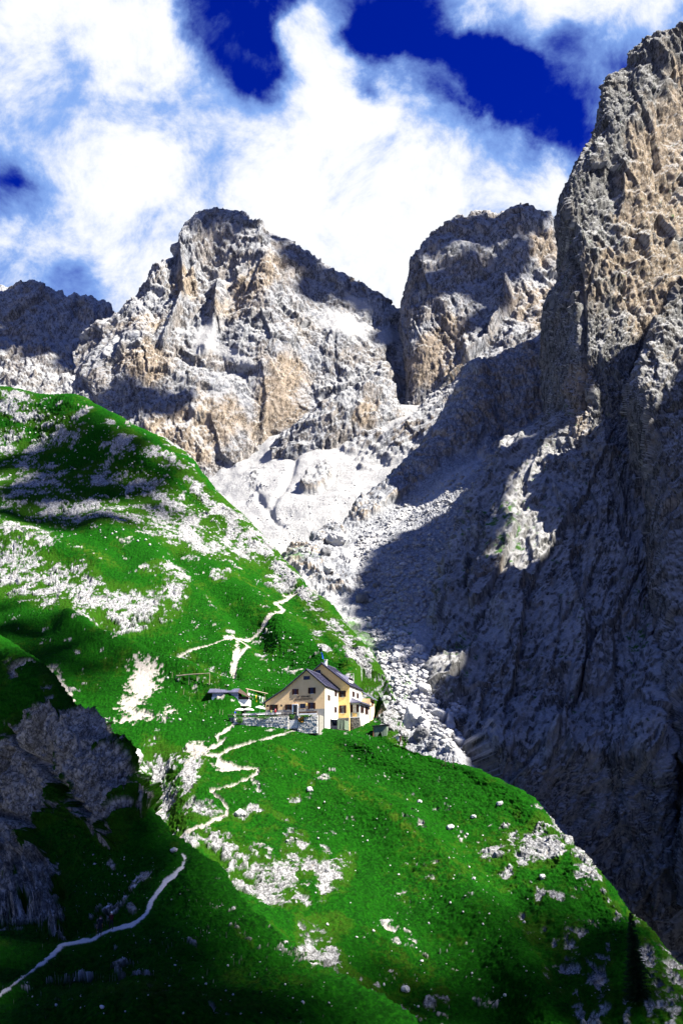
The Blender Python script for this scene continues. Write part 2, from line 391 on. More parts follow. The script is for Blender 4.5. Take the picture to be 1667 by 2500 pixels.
PEAK = rock_mass('central_peak', [
    [(190, 850, 1010), (235, 806, 1005), (300, 762, 1010), (350, 722, 1015), (385, 655, 1020), (428, 608, 1025), (450, 553, 1030), (485, 524, 1035), (525, 510, 1040), (585, 518, 1040), (615, 545, 1035), (645, 549, 1030), (700, 588, 1022), (780, 630, 1015), (865, 680, 1010), (938, 735, 1000), (990, 785, 995)],
    [(180, 890, 960), (225, 860, 950), (285, 815, 945), (335, 775, 950), (375, 745, 962), (415, 705, 975), (450, 680, 985), (490, 660, 992), (530, 650, 998), (580, 635, 985), (615, 640, 972), (650, 652, 962), (710, 680, 972), (785, 715, 985), (860, 748, 975), (935, 795, 965), (990, 830, 980)],
    [(170, 940, 925), (215, 920, 918), (270, 880, 912), (320, 860, 908), (365, 845, 912), (410, 830, 922), (450, 822, 930), (490, 812, 935), (530, 806, 938), (580, 800, 930), (620, 800, 922), (665, 802, 920), (720, 806, 930), (785, 818, 935), (850, 835, 925), (930, 865, 922), (990, 900, 950)],
    [(160, 990, 910), (205, 985, 902), (262, 970, 894), (310, 962, 890), (355, 955, 889), (402, 950, 892), (445, 948, 895), (490, 944, 898), (535, 940, 900), (582, 940, 898), (625, 940, 894), (675, 942, 890), (725, 945, 896), (780, 950, 898), (835, 950, 890), (925, 955, 892), (990, 985, 930)],
    [(150, 1060, 888), (200, 1070, 880), (258, 1085, 870), (305, 1095, 863), (352, 1105, 858), (402, 1120, 853), (450, 1130, 850), (495, 1138, 850), (540, 1138, 852), (590, 1120, 860), (630, 1100, 868), (680, 1080, 875), (725, 1072, 872), (780, 1062, 868), (835, 1050, 870), (925, 1040, 880), (990, 1055, 905)],
    [(150, 1150, 880), (200, 1160, 872), (258, 1180, 862), (305, 1190, 855), (352, 1200, 850), (402, 1215, 845), (450, 1225, 842), (495, 1230, 842), (540, 1230, 844), (590, 1210, 852), (630, 1190, 860), (680, 1170, 867), (725, 1160, 864), (780, 1150, 860), (835, 1140, 862), (925, 1130, 872), (990, 1140, 897)]],
    13, 46, 30, 2, smoothz=[(690, 960, 75, 110), (580, 1010, 60, 80), (540, 970, 40, 60)],
    scree=[(560, 860, 70, 16, 25, .8), (500, 820, 30, 45, 30, .8), (840, 790, 70, 30, 25, .8), (880, 740, 60, 16, 25, .7), (950, 820, 30, 20, 0, .8)],
    gouge=[([(540, 700), (520, 800), (500, 850)], 14, 16), ([(985, 740), (995, 980)], 12, 40), ([(440, 600), (450, 720)], 8, 12), ([(640, 880), (652, 960), (640, 1080)], 6, 3.5), ([(760, 960), (850, 935), (905, 900)], 7, 3), ([(395, 840), (480, 640)], 7, 8)],
    warmspots=[(690, 980, 90, 120), (540, 1000, 70, 60), (600, 720, 60, 120, 25, .9), (430, 1060, 110, 70), (350, 880, 50, 50), (450, 690, 30, 60), (340, 780, 60, 40, -30, .8), (880, 1020, 60, 60)])

TOWER = rock_mass('distant_tower', [
    [(978, 770, 960), (984, 722, 962), (996, 660, 968), (1028, 600, 974), (1062, 560, 980), (1112, 534, 985), (1165, 521, 990), (1215, 519, 990), (1245, 510, 988), (1268, 502, 985), (1300, 516, 982), (1338, 526, 980), (1358, 600, 985), (1420, 690, 990)],
    [(980, 840, 930), (986, 800, 928), (1000, 760, 924), (1032, 725, 922), (1068, 695, 924), (1115, 668, 928), (1165, 655, 932), (1212, 642, 935), (1245, 630, 933), (1272, 622, 930), (1305, 632, 930), (1345, 642, 930), (1385, 655, 935), (1440, 670, 940)],
    [(984, 915, 920), (990, 890, 912), (1004, 870, 905), (1040, 845, 900), (1078, 820, 900), (1120, 795, 902), (1168, 778, 905), (1215, 762, 905), (1248, 752, 900), (1278, 742, 896), (1310, 742, 895), (1350, 742, 895), (1395, 752, 902), (1445, 765, 910)],
    [(988, 1000, 912), (994, 996, 902), (1006, 990, 895), (1045, 976, 888), (1085, 955, 882), (1125, 925, 878), (1172, 895, 874), (1220, 872, 870), (1252, 860, 865), (1285, 850, 860), (1318, 844, 855), (1355, 840, 850), (1400, 845, 852), (1450, 855, 860)],
    [(992, 1090, 905), (998, 1090, 895), (1010, 1085, 888), (1050, 1070, 880), (1090, 1050, 874), (1130, 1020, 870), (1175, 990, 866), (1222, 965, 862), (1255, 950, 857), (1290, 940, 850), (1320, 935, 845), (1358, 930, 840), (1402, 935, 842), (1452, 945, 850)]],
    13, 46, 30, 3, left=(12, 150, -10), tilt=(-0.35, 0),
    smoothz=[(1025, 900, 40, 90)],
    warmspots=[(1035, 900, 60, 110), (1110, 820, 60, 60, 0, .8), (1320, 600, 50, 60, 0, .8), (1290, 720, 60, 90, 0, .7), (1110, 900, 50, 50, 0, .8)],
    gouge=[([(1240, 690), (1242, 740), (1195, 810)], 7, 14), ([(1195, 820), (1080, 960)], 6, 10)])

LENS = rock_mass('rock_buttress', [
    [(660, 1095, 850), (700, 1060, 845), (740, 1020, 842), (790, 985, 842), (840, 958, 842), (890, 938, 845), (930, 925, 850), (965, 940, 858)],
    [(665, 1100, 835), (705, 1075, 828), (745, 1050, 825), (795, 1025, 822), (845, 1005, 822), (895, 990, 826), (940, 985, 832), (975, 985, 842)],
    [(668, 1106, 828), (708, 1100, 818), (748, 1098, 814), (795, 1085, 812), (848, 1065, 812), (900, 1045, 816), (945, 1030, 822), (985, 1020, 834)],
    [(668, 1160, 825), (708, 1160, 815), (748, 1158, 811), (795, 1145, 810), (848, 1125, 810), (900, 1105, 814), (945, 1090, 820), (985, 1080, 832)]],
    7, 22, 16, 4, back=((0, 60, -20), (-4, 25, 4)), tilt=(-0.4, 0), warmspots=[(900, 1010, 60, 40, 0, .8)])

def scree_field():
    rows = [
    [(380, 1130, 905), (520, 1120, 900), (600, 1090, 890), (680, 1050, 890), (760, 1030, 890), (850, 1010, 890), (940, 990, 890), (1010, 985, 890), (1080, 960, 880), (1150, 890, 870), (1230, 850, 850)],
    [(380, 1180, 855), (520, 1180, 835), (600, 1150, 825), (680, 1120, 825), (760, 1100, 825), (850, 1080, 820), (940, 1050, 815), (1010, 1025, 810), (1080, 995, 805), (1150, 945, 800), (1230, 900, 795)],
    [(410, 1260, 770), (530, 1250, 760), (610, 1230, 750), (690, 1200, 750), (770, 1170, 755), (850, 1150, 760), (920, 1130, 765), (990, 1100, 760), (1060, 1065, 750), (1130, 1030, 740), (1220, 960, 730)],
    [(440, 1340, 670), (560, 1330, 670), (640, 1310, 670), (710, 1280, 680), (780, 1250, 690), (850, 1220, 700), (920, 1190, 710), (990, 1160, 710), (1060, 1130, 700), (1140, 1080, 680), (1230, 1020, 670)],
    [(470, 1420, 595), (590, 1410, 595), (660, 1390, 595), (720, 1370, 605), (790, 1340, 615), (860, 1300, 625), (930, 1260, 635), (1000, 1220, 635), (1070, 1180, 625), (1150, 1120, 615), (1240, 1060, 615)],
    [(520, 1500, 510), (620, 1490, 505), (690, 1470, 500), (750, 1450, 500), (820, 1420, 505), (890, 1390, 510), (960, 1350, 520), (1030, 1300, 530), (1090, 1250, 530), (1160, 1200, 530), (1250, 1150, 530)]]
    s = Skin(rows, STEP)
    crag = blotch(s.px, s.py, [(775, 1170, 50, 20, -35, 1.0), (1020, 1050, 130, 34, -30, 1.2), (1090, 990, 90, 34, -40, 1.2), (1180, 900, 60, 60, 0, 1.1), (900, 1075, 60, 18, -20, .9), (620, 1170, 30, 30, 20, .6), (560, 1120, 50, 20, -30, .7)])
    h, ribs, cr, ledge = mountain_relief(s.p, 6.5, 26, 18, 5, (-0.4, 0))
    n0 = fbm(aniso(s.p, 14, 14, 14), 5, 0.55)
    k = sstep(0.25, 0.75, crag + 0.25 * n0)
    ch = polydist(s.px, s.py, [(720, 1130), (690, 1190), (660, 1245)])
    ch2 = polydist(s.px, s.py, [(610, 1170), (640, 1230), (690, 1290)])
    g = fbm(aniso(s.p, 40, 90, 40), 3, 0.5) * 4 + n0 * 0.6 + fbm(s.p / 3.0, 3, 0.6) * 0.2
    g = g - 3.2 * np.exp(-(ch / 9) ** 2) - 2.5 * np.exp(-(ch2 / 8) ** 2)
    s.p = s.p + s.n * (g * (1 - k) + (h + 3) * k)[:, None]
    st = steepness(s)
    warm = sstep(0.5, 0.9, st + 0.4 * n0) * k * 0.8
    sc = 1 - k * sstep(0.25, 0.45, st)
    s.mesh('scree_field', M_FAR, np.stack([warm, sc, 0 * k, 0 * k + 1], 1)); return s
SCREE = scree_field()

TALUS_SPUR = [(690, 1375, 430), (770, 1320, 450), (840, 1280, 470), (920, 1210, 490), (990, 1150, 510), (1060, 1070, 530), (1110, 985, 550), (1160, 897, 560), (1200, 892, 562), (1250, 870, 562), (1330, 800, 562)]
def talus():
    rows = [TALUS_SPUR,
    [(700, 1410, 408), (770, 1370, 420), (850, 1330, 435), (935, 1270, 450), (1005, 1215, 469), (1070, 1155, 484), (1130, 1110, 499), (1185, 1080, 514), (1240, 1060, 529), (1290, 1030, 534), (1350, 1010, 539)],
    [(740, 1450, 383), (800, 1430, 390), (870, 1400, 395), (950, 1360, 400), (1030, 1310, 414), (1105, 1250, 424), (1165, 1190, 439), (1215, 1150, 454), (1250, 1120, 469), (1290, 1100, 484), (1350, 1080, 499)],
    [(800, 1525, 343), (855, 1515, 345), (920, 1490, 350), (980, 1470, 350), (1040, 1440, 354), (1090, 1400, 359), (1130, 1360, 369), (1170, 1300, 384), (1210, 1240, 404), (1260, 1200, 424), (1330, 1180, 439)],
    [(885, 1625, 300), (935, 1615, 300), (980, 1600, 300), (1020, 1590, 300), (1060, 1570, 306), (1090, 1540, 309), (1120, 1490, 319), (1150, 1440, 334), (1190, 1380, 349), (1250, 1340, 364), (1320, 1320, 379)],
    [(950, 1755, 260), (990, 1748, 260), (1020, 1742, 258), (1050, 1735, 258), (1080, 1725, 264), (1110, 1695, 269), (1140, 1650, 279), (1170, 1600, 294), (1210, 1550, 309), (1260, 1500, 324), (1330, 1480, 339)],
    [(980, 1870, 240), (1030, 1865, 236), (1080, 1860, 234), (1115, 1852, 233), (1145, 1842, 241.5), (1175, 1820, 248.0), (1205, 1790, 261.5), (1235, 1750, 276.0), (1270, 1700, 292.5), (1310, 1660, 307.0), (1370, 1640, 325.5)],
    [(1050, 2010, 222), (1100, 2015, 218), (1150, 2020, 215), (1200, 2030, 213), (1245, 2030, 219.5), (1285, 2020, 223.0), (1320, 2000, 233.5), (1350, 1960, 245.0), (1380, 1910, 258.5), (1410, 1870, 272.0), (1460, 1850, 288.5)],
    [(1150, 2260, 205), (1200, 2270, 202), (1250, 2280, 200), (1300, 2290, 198), (1345, 2290, 204.5), (1385, 2280, 208.0), (1420, 2260, 218.5), (1450, 2220, 230.0), (1480, 2180, 243.5), (1510, 2140, 257.0), (1560, 2120, 273.5)]]
    s = Skin(rows, 2.0, back=((-60, 160, -120), (-15, 40, -25)))
    crag = blotch(s.px, s.py, [(1165, 940, 70, 70, 0, 1.3), (1090, 1050, 90, 45, -45, 1.2), (1010, 1150, 100, 30, -42, 1.15), (920, 1225, 90, 22, -40, 1.0), (1260, 960, 110, 120, 0, 1.3), (1130, 1040, 60, 50, -30, 1.2), (800, 1310, 40, 30, 0, 1.1), (770, 1370, 70, 45, 0, .95), (820, 1410, 70, 50, 0, .9), (1210, 1090, 40, 40, 0, 1)])
    bank = blotch(s.px, s.py, [(860, 1520, 80, 35, 45, .9), (930, 1620, 80, 40, 50, 1.0), (960, 1720, 60, 60, 60, 1.0), (1130, 1330, 30, 190, 38, .5), (1040, 1620, 60, 130, -20, .8), (1100, 1800, 120, 40, 35, .7)])
    h, ribs, cr, ledge = mountain_relief(s.p, 5, 18, 12, 6, (-0.5, 0))
    n0 = fbm(s.p / 7.0, 5, 0.6)
    k = sstep(0.4, 0.8, crag + 0.2 * n0); kb = np.clip(bank + 0.15 * n0, 0, 1)
    f1, f2, cid = cells(s.p / 2.6)
    blocky = (f2 - f1) * cid
    f1b, f2b, cidb = cells(s.p / 6.5 + 9)
    stones = 0.5 * fbm(s.p / 1.2, 3, 0.6) + n0 * 0.5 + fbm(s.p / 30, 2) * 1.6 + 0.5 * np.maximum(cid - 0.72, 0) * 8 * (0.6 - f1)
    bl = 1.6 * blocky + 4.5 * (np.minimum(f2b - f1b, .5)) * cidb + n0 * 0.5 + 0.3 * fbm(s.p / 1.1, 3, .6)
    tr = np.minimum(polydist(s.px, s.py, [(1190, 1095), (1080, 1180), (990, 1250), (900, 1320), (850, 1350)]), polydist(s.px, s.py, [(1215, 1100), (1110, 1175), (1030, 1240)]))
    stones = stones - 1.2 * np.exp(-(tr / 7) ** 2)
    s.p = s.p + s.n * ((stones * (1 - kb) + bl * kb) * (1 - k) + (h + 2) * k)[:, None]
    st = steepness(s)
    warm = np.maximum(sstep(0.6, 0.95, st + 0.4 * n0) * k * 0.7, 0.75 * blotch(s.px, s.py, [(1085, 1610, 45, 60, -25, .9), (1045, 1740, 30, 14), (1190, 1190, 16, 60, 40, .9)]) * sstep(0.0, 0.4, n0 + .1))
    sc = (1 - k) * np.clip(0.12 + 0.9 * np.exp(-(tr / 8) ** 2) + 0.55 * kb + 0.9 * blotch(s.px, s.py, [(870, 1370, 60, 20, -35), (740, 1430, 60, 60)]), 0, 1)
    gt = sstep(0.55, 0.7, blotch(s.px, s.py, [(880, 1560, 90, 30, 45, .8), (980, 1540, 40, 40, 0, .6), (730, 1370, 50, 20, 0, .7), (950, 1690, 60, 90, 60, .55)]) + 0.4 * fbm(s.p / 3.3, 4, .6)) * (1 - st)
    s.mesh('talus_slope', M_SCREE, np.stack([warm, sc, gt, 0 * k + 1], 1)); return s
TALUS = talus()

CLIFF = rock_mass('great_cliff', [
    [(1586, 122, 500), (1602, 104, 495), (1638, 80, 488), (1690, 52, 486), (1750, 130, 494), (1830, 330, 503)],
    [(1482, 212, 482), (1510, 225, 472), (1570, 228, 470), (1665, 215, 480), (1755, 250, 492), (1840, 400, 500)],
    [(1448, 345, 470), (1468, 365, 451), (1545, 375, 453), (1650, 370, 466), (1765, 390, 484), (1850, 480, 494)],
    [(1376, 505, 466), (1390, 505, 441), (1500, 520, 440), (1640, 520, 450), (1780, 510, 472), (1870, 560, 486)],
    [(1376, 625, 462), (1420, 640, 429), (1510, 650, 428), (1640, 650, 440), (1790, 640, 462), (1980, 620, 482)],
    [(1342, 760, 460), (1425, 770, 420), (1510, 772, 418), (1612, 745, 425), (1700, 725, 450), (1900, 700, 478)],
    [(1342, 900, 452), (1448, 900, 407), (1512, 900, 406), (1572, 865, 415), (1640, 810, 442), (1800, 800, 470)],
    [(1336, 1012, 444), (1442, 1010, 401), (1500, 1010, 399), (1548, 995, 402), (1582, 960, 432), (1700, 950, 460)],
    [(1228, 1095, 426), (1395, 1100, 394), (1490, 1100, 380), (1562, 1100, 380), (1592, 1080, 412), (1700, 1080, 450)],
    [(1126, 1290, 368), (1330, 1300, 345), (1470, 1300, 338), (1567, 1300, 335), (1597, 1300, 372), (1690, 1300, 410)],
    [(1064, 1500, 320), (1250, 1500, 306), (1440, 1500, 302), (1577, 1500, 298), (1612, 1500, 335), (1690, 1500, 370)],
    [(1075, 1690, 274), (1270, 1700, 268), (1450, 1700, 269), (1597, 1700, 262), (1632, 1700, 298), (1690, 1700, 330)],
    [(1185, 1860, 238), (1340, 1880, 240), (1480, 1880, 242), (1612, 1880, 237), (1652, 1880, 270), (1700, 1880, 300)],
    [(1270, 2130, 232), (1400, 2200, 238), (1520, 2200, 240), (1632, 2200, 234), (1682, 2200, 245), (1730, 2200, 270)],
    [(1350, 2480, 236), (1450, 2500, 244), (1540, 2500, 246), (1640, 2500, 238), (1700, 2500, 225), (1750, 2500, 250)]],
    7.5, 22, 17, 7, mat=M_MID, back=((5, 28, -120), (2, 9, -10)), left=(6, 26, -22), tilt=(-0.3, 0.1), fine=1.15, vs=1.7, warm_bias=-0.3, step=2.1, fall=((39, 88, 87), 980, 1120),
    warmspots=[(1600, 480, 95, 260, 8), (1650, 330, 80, 150), (1585, 660, 115, 110), (1420, 950, 30, 120, 0, .8), (1570, 780, 50, 60, 0, .7)],  # ochre rock patches; the sunlit face's brightness is partly put into them
    gouge=[([(1600, 150), (1600, 220), (1630, 340)], 16, 4), ([(1400, 560), (1425, 760), (1430, 1000)], 6, 5)],
    tufts=[(1230, 1300, 60, 90, 35, .55), (1120, 1610, 40, 60, 0, .5), (1570, 1560, 60, 40, 30, .5)])

NEARCLIFF = rock_mass('near_cliff', [
    [(1640, 735, 366), (1720, 690, 368), (1850, 700, 374), (2050, 715, 385), (2400, 700, 400)],
    [(1588, 800, 356), (1700, 780, 350), (1850, 800, 352), (2100, 850, 358), (2500, 850, 370)],
    [(1548, 900, 346), (1640, 900, 331), (1850, 900, 331), (2150, 950, 338), (2600, 960, 345)],
    [(1541, 960, 338), (1640, 1000, 318), (1850, 1000, 312), (2150, 1000, 318), (2600, 1000, 325)],
    [(1575, 1100, 324), (1650, 1150, 304), (1850, 1150, 296), (2150, 1150, 298), (2600, 1150, 300)],
    [(1592, 1400, 294), (1670, 1450, 275), (1850, 1450, 266), (2150, 1450, 262), (2600, 1450, 262)],
    [(1612, 1650, 265), (1690, 1700, 246), (1850, 1700, 237), (2150, 1700, 232), (2600, 1700, 230)],
    [(1640, 1850, 241), (1720, 1900, 223), (1880, 1900, 214), (2150, 1900, 208), (2600, 1900, 205)],
    [(1660, 2200, 226), (1740, 2300, 207), (1880, 2300, 198), (2150, 2300, 194), (2600, 2300, 190)]],
    6, 22, 15, 8, mat=M_MID, back=((10, 90, -190), (3, 14, -14)), left=(10, 60, -75), tilt=(-0.3, 0), fine=1.2, vs=1.9, step=2.4, warm_bias=-0.2)

def crest(name, pts):                # near cliff's unseen rise past the right edge, its top shaped to cast shade
    # pts: (y, top height); the wall stands at x = 262
    n = len(pts); rows = []
    ys = np.array([p[0] for p in pts], float); zs = np.array([p[1] for p in pts], float)
    yy = np.linspace(ys[0], ys[-1], 220); zz = np.interp(yy, ys, zs)
    prof = [(-70, -1.0), (-60, 0.25), (-32, 0.62), (-10, 0.9), (0, 1.0), (22, 0.86), (70, 0.5), (150, 0.1)]
    V = []
    for dx, f in prof:
        for y, z in zip(yy, zz):
            V.append((262 + dx, y, z * f if f > 0 else -60))
    V = np.array(V, np.float32)
    V[:, 0] += fbm(aniso(V, 30, 30, 40), 4, 0.55) * 7
    m = len(yy)
    F = [(r * m + k, r * m + k + 1, (r + 1) * m + k + 1, (r + 1) * m + k) for r in range(len(prof) - 1) for k in range(m - 1)]
    me = bpy.data.meshes.new(name); me.from_pydata(V.tolist(), [], F); me.materials.append(M_MID)
    o = bpy.data.objects.new(name, me); COL.objects.link(o); o['kind'] = 'structure'; return o
crest('cliff_shade_crest', [(-20, 120), (60, 180), (100, 245), (117, 278), (126, 299), (137, 316), (157, 319), (177, 325), (197, 344), (226, 344), (236, 321), (260, 322), (290, 324), (318, 336), (326, 343), (338, 362), (360, 366), (430, 372), (520, 378)])

# house position is needed before the hillside so that its platform can be levelled
HOUSE_A = R(17)
HOUSE_O = P(793, 1777, 246.0)
def house_local(p):
    dx, dy = p[:, 0] - HOUSE_O.x, p[:, 1] - HOUSE_O.y
    c, s = math.cos(HOUSE_A), math.sin(HOUSE_A)
    return dx * c - dy * s, dx * s + dy * c
HM = Matrix.Translation(HOUSE_O) @ Matrix.Rotation(-HOUSE_A, 4, 'Z')

PATHS_HILL = [
    ([(577, 1762), (560, 1778), (545, 1790), (530, 1800), (533, 1812), (549, 1813), (535, 1822), (505, 1832), (480, 1850), (455, 1862)], 6),
    ([(752, 1779), (735, 1783), (690, 1800), (655, 1811), (610, 1824), (560, 1838), (532, 1848), (500, 1845)], 5),
    ([(532, 1848), (538, 1862), (530, 1872), (560, 1884), (600, 1886), (629, 1888), (627, 1899), (600, 1913), (575, 1922), (540, 1937), (512, 1946), (535, 1960), (556, 1977), (552, 1994), (520, 2004), (500, 2016), (470, 2020), (440, 2022), (428, 2050), (415, 2075)], 5.5),
    ([(570, 1668), (574, 1640), (577, 1612), (594, 1588), (608, 1572), (572, 1556), (600, 1546), (640, 1533), (685, 1515), (690, 1503), (668, 1490), (690, 1478), (712, 1462), (738, 1450)], 6),
    ([(395, 1600), (450, 1590), (500, 1580), (560, 1558)], 2.5)]
HILL_ROCK = [(60, 1010, 120, 22, 18), (150, 1065, 60, 25, -12), (70, 1095, 90, 20, -8), (30, 965, 60, 10, 10), (20, 1060, 40, 16), (190, 1010, 40, 9, -15),
    (310, 1090, 36, 36), (395, 1125, 55, 18, 28), (265, 1095, 20, 10), (425, 1090, 40, 14, 35), (270, 1035, 12, 10),
    (70, 1180, 90, 55), (250, 1165, 60, 28), (345, 1190, 75, 28, 15), (190, 1245, 160, 40, 8), (300, 1268, 70, 28), (420, 1270, 110, 58, 35), (490, 1330, 95, 26, 18), (560, 1290, 55, 80, -35), (600, 1330, 60, 40, 45),
    (475, 1185, 18, 60, -40), (540, 1250, 20, 60, -40), (60, 1315, 70, 30, 15), (640, 1330, 55, 28, 45), (690, 1395, 55, 25, 50), (700, 1430, 60, 22, 30),
    (540, 1410, 26, 13, -15), (25, 1390, 80, 62, 10), (110, 1425, 70, 55, 20), (195, 1450, 55, 58), (265, 1475, 80, 42), (350, 1490, 90, 40, -8), (430, 1440, 30, 45), (395, 1400, 50, 15, -10),
    (760, 1480, 60, 24, 48), (830, 1560, 70, 30, 48), (890, 1630, 70, 34, 50), (935, 1710, 60, 36, 58), (970, 1775, 45, 30, 60), (770, 1560, 24, 10, 40), (795, 1610, 40, 9, 45), (880, 1720, 50, 10, 60, .9),
    (640, 1590, 14, 5), (560, 1540, 16, 5), (450, 1595, 30, 8, 10, .8), (500, 1620, 40, 8, 15, .7), (285, 1570, 10, 14, -30), (190, 1600, 9, 5)]
HILL_SOIL = [(352, 1665, 42, 42, -20), (325, 1730, 42, 32, -35), (345, 1750, 40, 12), (418, 1740, 26, 8), (150, 1680, 14, 40, -25), (190, 1735, 18, 40, -35), (120, 1650, 20, 12), (545, 1872, 32, 12, 10), (580, 1886, 45, 6), (478, 1832, 22, 22, 30), (712, 1456, 20, 9, -15),
    (610, 1718, 28, 8), (640, 1725, 14, 8), (560, 1556, 16, 7, -20), (576, 1600, 8, 36, 12)]
HILL_ROCK2 = [(385, 1865, 40, 60, -15), (345, 1855, 24, 22), (420, 1840, 45, 18), (470, 1880, 26, 45, 25), (460, 1930, 20, 50, 15), (395, 1950, 40, 50), (410, 2010, 45, 30), (500, 1990, 60, 16, 10), (440, 2030, 55, 14, 25), (350, 1930, 50, 30, 40), (390, 1985, 60, 24, 35),
    (520, 2045, 45, 22, 35), (560, 2085, 50, 40, 35), (610, 2125, 70, 50, 35), (660, 2165, 70, 36, 38), (700, 2180, 55, 28, 38), (712, 2095, 26, 55), (735, 2060, 18, 30), (752, 2110, 26, 36), (690, 2140, 40, 40), (790, 2150, 18, 60), (830, 2130, 30, 50, 30, .9), (590, 1995, 22, 14), (630, 1985, 30, 8), (690, 1995, 28, 8, 15), (720, 1955, 14, 10), (758, 1925, 9, 9),
    (745, 2290, 18, 60, -20), (775, 2280, 50, 34, 20), (765, 2320, 24, 60, -22), (805, 2350, 30, 46, -35), (845, 2400, 60, 24, 32), (900, 2420, 60, 17, 25), (970, 2462, 60, 12, 20), (990, 2415, 16, 14), (1050, 2445, 18, 18), (1085, 2435, 16, 12), (740, 2340, 14, 50, -20), (820, 2260, 40, 20, 20, .8),
    (1255, 2055, 24, 34, -20), (1285, 2070, 40, 40), (1320, 2030, 30, 40), (1345, 2075, 26, 46), (1295, 2110, 36, 16), (1385, 2030, 24, 50, -15), (1425, 2090, 26, 46, -30), (1215, 2085, 40, 20), (1240, 2130, 20, 16), (1450, 2140, 26, 10, 40), (1415, 2140, 12, 12), (1350, 2010, 60, 14, 10, .6),
    (1480, 2190, 9, 30, -25), (1505, 2225, 11, 26, -12), (1318, 2190, 13, 28), (1358, 2200, 20, 11), (1276, 2245, 10, 18), (1300, 2285, 20, 26), (1325, 2280, 12, 22), (1390, 2325, 22, 32), (1360, 2315, 14, 14), (1420, 2300, 18, 10), (1490, 2340, 9, 34), (1480, 2360, 22, 16), (1462, 2410, 20, 50, -10), (1475, 2450, 24, 40), (1415, 2470, 18, 36, -20), (1440, 2490, 40, 20), (1340, 2400, 10, 26, -10), (1370, 2430, 10, 10), (1400, 2375, 26, 9),
    (1580, 2350, 20, 50, -20), (1600, 2400, 18, 70, -15), (1640, 2330, 24, 40, -20), (1645, 2400, 26, 50, -20), (1585, 2460, 18, 50, -15), (1530, 2480, 14, 40), (1640, 2470, 20, 60, -10), (1560, 2260, 14, 20, -40), (1600, 2290, 14, 22, -30), (1520, 2190, 7, 16, -20)]

def grass_relief(p):
    t = p.copy(); t[:, 2] *= 2.6
    terr = fbm(aniso(p, 4.5, 4.5, 0.75), 3, 0.55, 'ridge')           # trodden terracettes follow the contour
    tus = fbm(p / 0.9, 3, 0.7) + 0.5 * fbm(p / 0.32, 2, 0.6)
    return 0.25 * terr + 0.20 * tus + 0.55 * fbm(p / 9, 3, 0.5) + 1.7 * fbm(p / 32, 2, 0.5)
def outcrop_relief(p, big=6.0):
    q = p + np.stack([perlin(p / 5 + 3), perlin(p / 5 + 7), perlin(p / 5 + 13)], 1) * 1.6
    return 0.25 + 0.95 * facet(aniso(q, 3.6, 3.6, 4.6)) + 0.40 * facet(aniso(q, 1.1, 1.1, 1.5) + 5) + 0.16 * fbm(q / 0.5, 2, 0.6) - 0.16 * fbm(aniso(q, big, big, big), 3, 0.6, 'billow')

def meadow_mass(name, s, rock, soil, paths, rock_bias=0.0, ok=1.0, big=6.0, flat=None, dry=()):
    n0 = fbm(s.p / 7, 5, 0.6); n1 = fbm(s.p / 1.6, 4, 0.65)
    k = sstep(0.44, 0.54, blotch(s.px, s.py, rock) * 0.62 + 0.50 * n0 + 0.30 * n1 - 0.03 + rock_bias)
    ks = sstep(0.44, 0.54, blotch(s.px, s.py, soil) * 0.72 + 0.36 * n0 + 0.34 * n1)
    for pts, wd in paths:
        d = polydist(s.px, s.py, pts) + wd * (0.45 * n1 + 0.45 * n0)
        ks = np.maximum(ks, sstep(wd * 0.75, wd * 0.4, d))
    # lone stones no bigger than a rucksack
    seedm = (RNG.random(len(s.p)) < 0.0007 + 0.010 * sstep(0.05, 0.5, n0 + blotch(s.px, s.py, rock) - 0.35)).astype(np.float32)
    k = np.maximum(k, seedm)
    g = grass_relief(s.p); o = ok * outcrop_relief(s.p, big)
    h = (g * (1 - 0.45 * ks)) * (1 - k) + (g * 0.4 + o) * k
    h = h - 0.12 * ks
    if flat is not None: h = h * flat(s)
    s.p = s.p + s.n * h[:, None]
    st = steepness(s)
    dr = 0.28 * sstep(0.1, 0.6, fbm(s.p / 14 + 40, 4, 0.6)) * sstep(-0.2, 0.5, n1)
    if dry: dr = np.maximum(dr, 0.55 * blotch(s.px, s.py, dry) * sstep(-0.3, 0.4, n1))
    if paths or soil: dr = np.maximum(dr, 0.25 * sstep(0.2, 0.5, blotch(s.px, s.py, rock) + 0.2 * n1) * (1 - k))
    return k, ks, dr, st

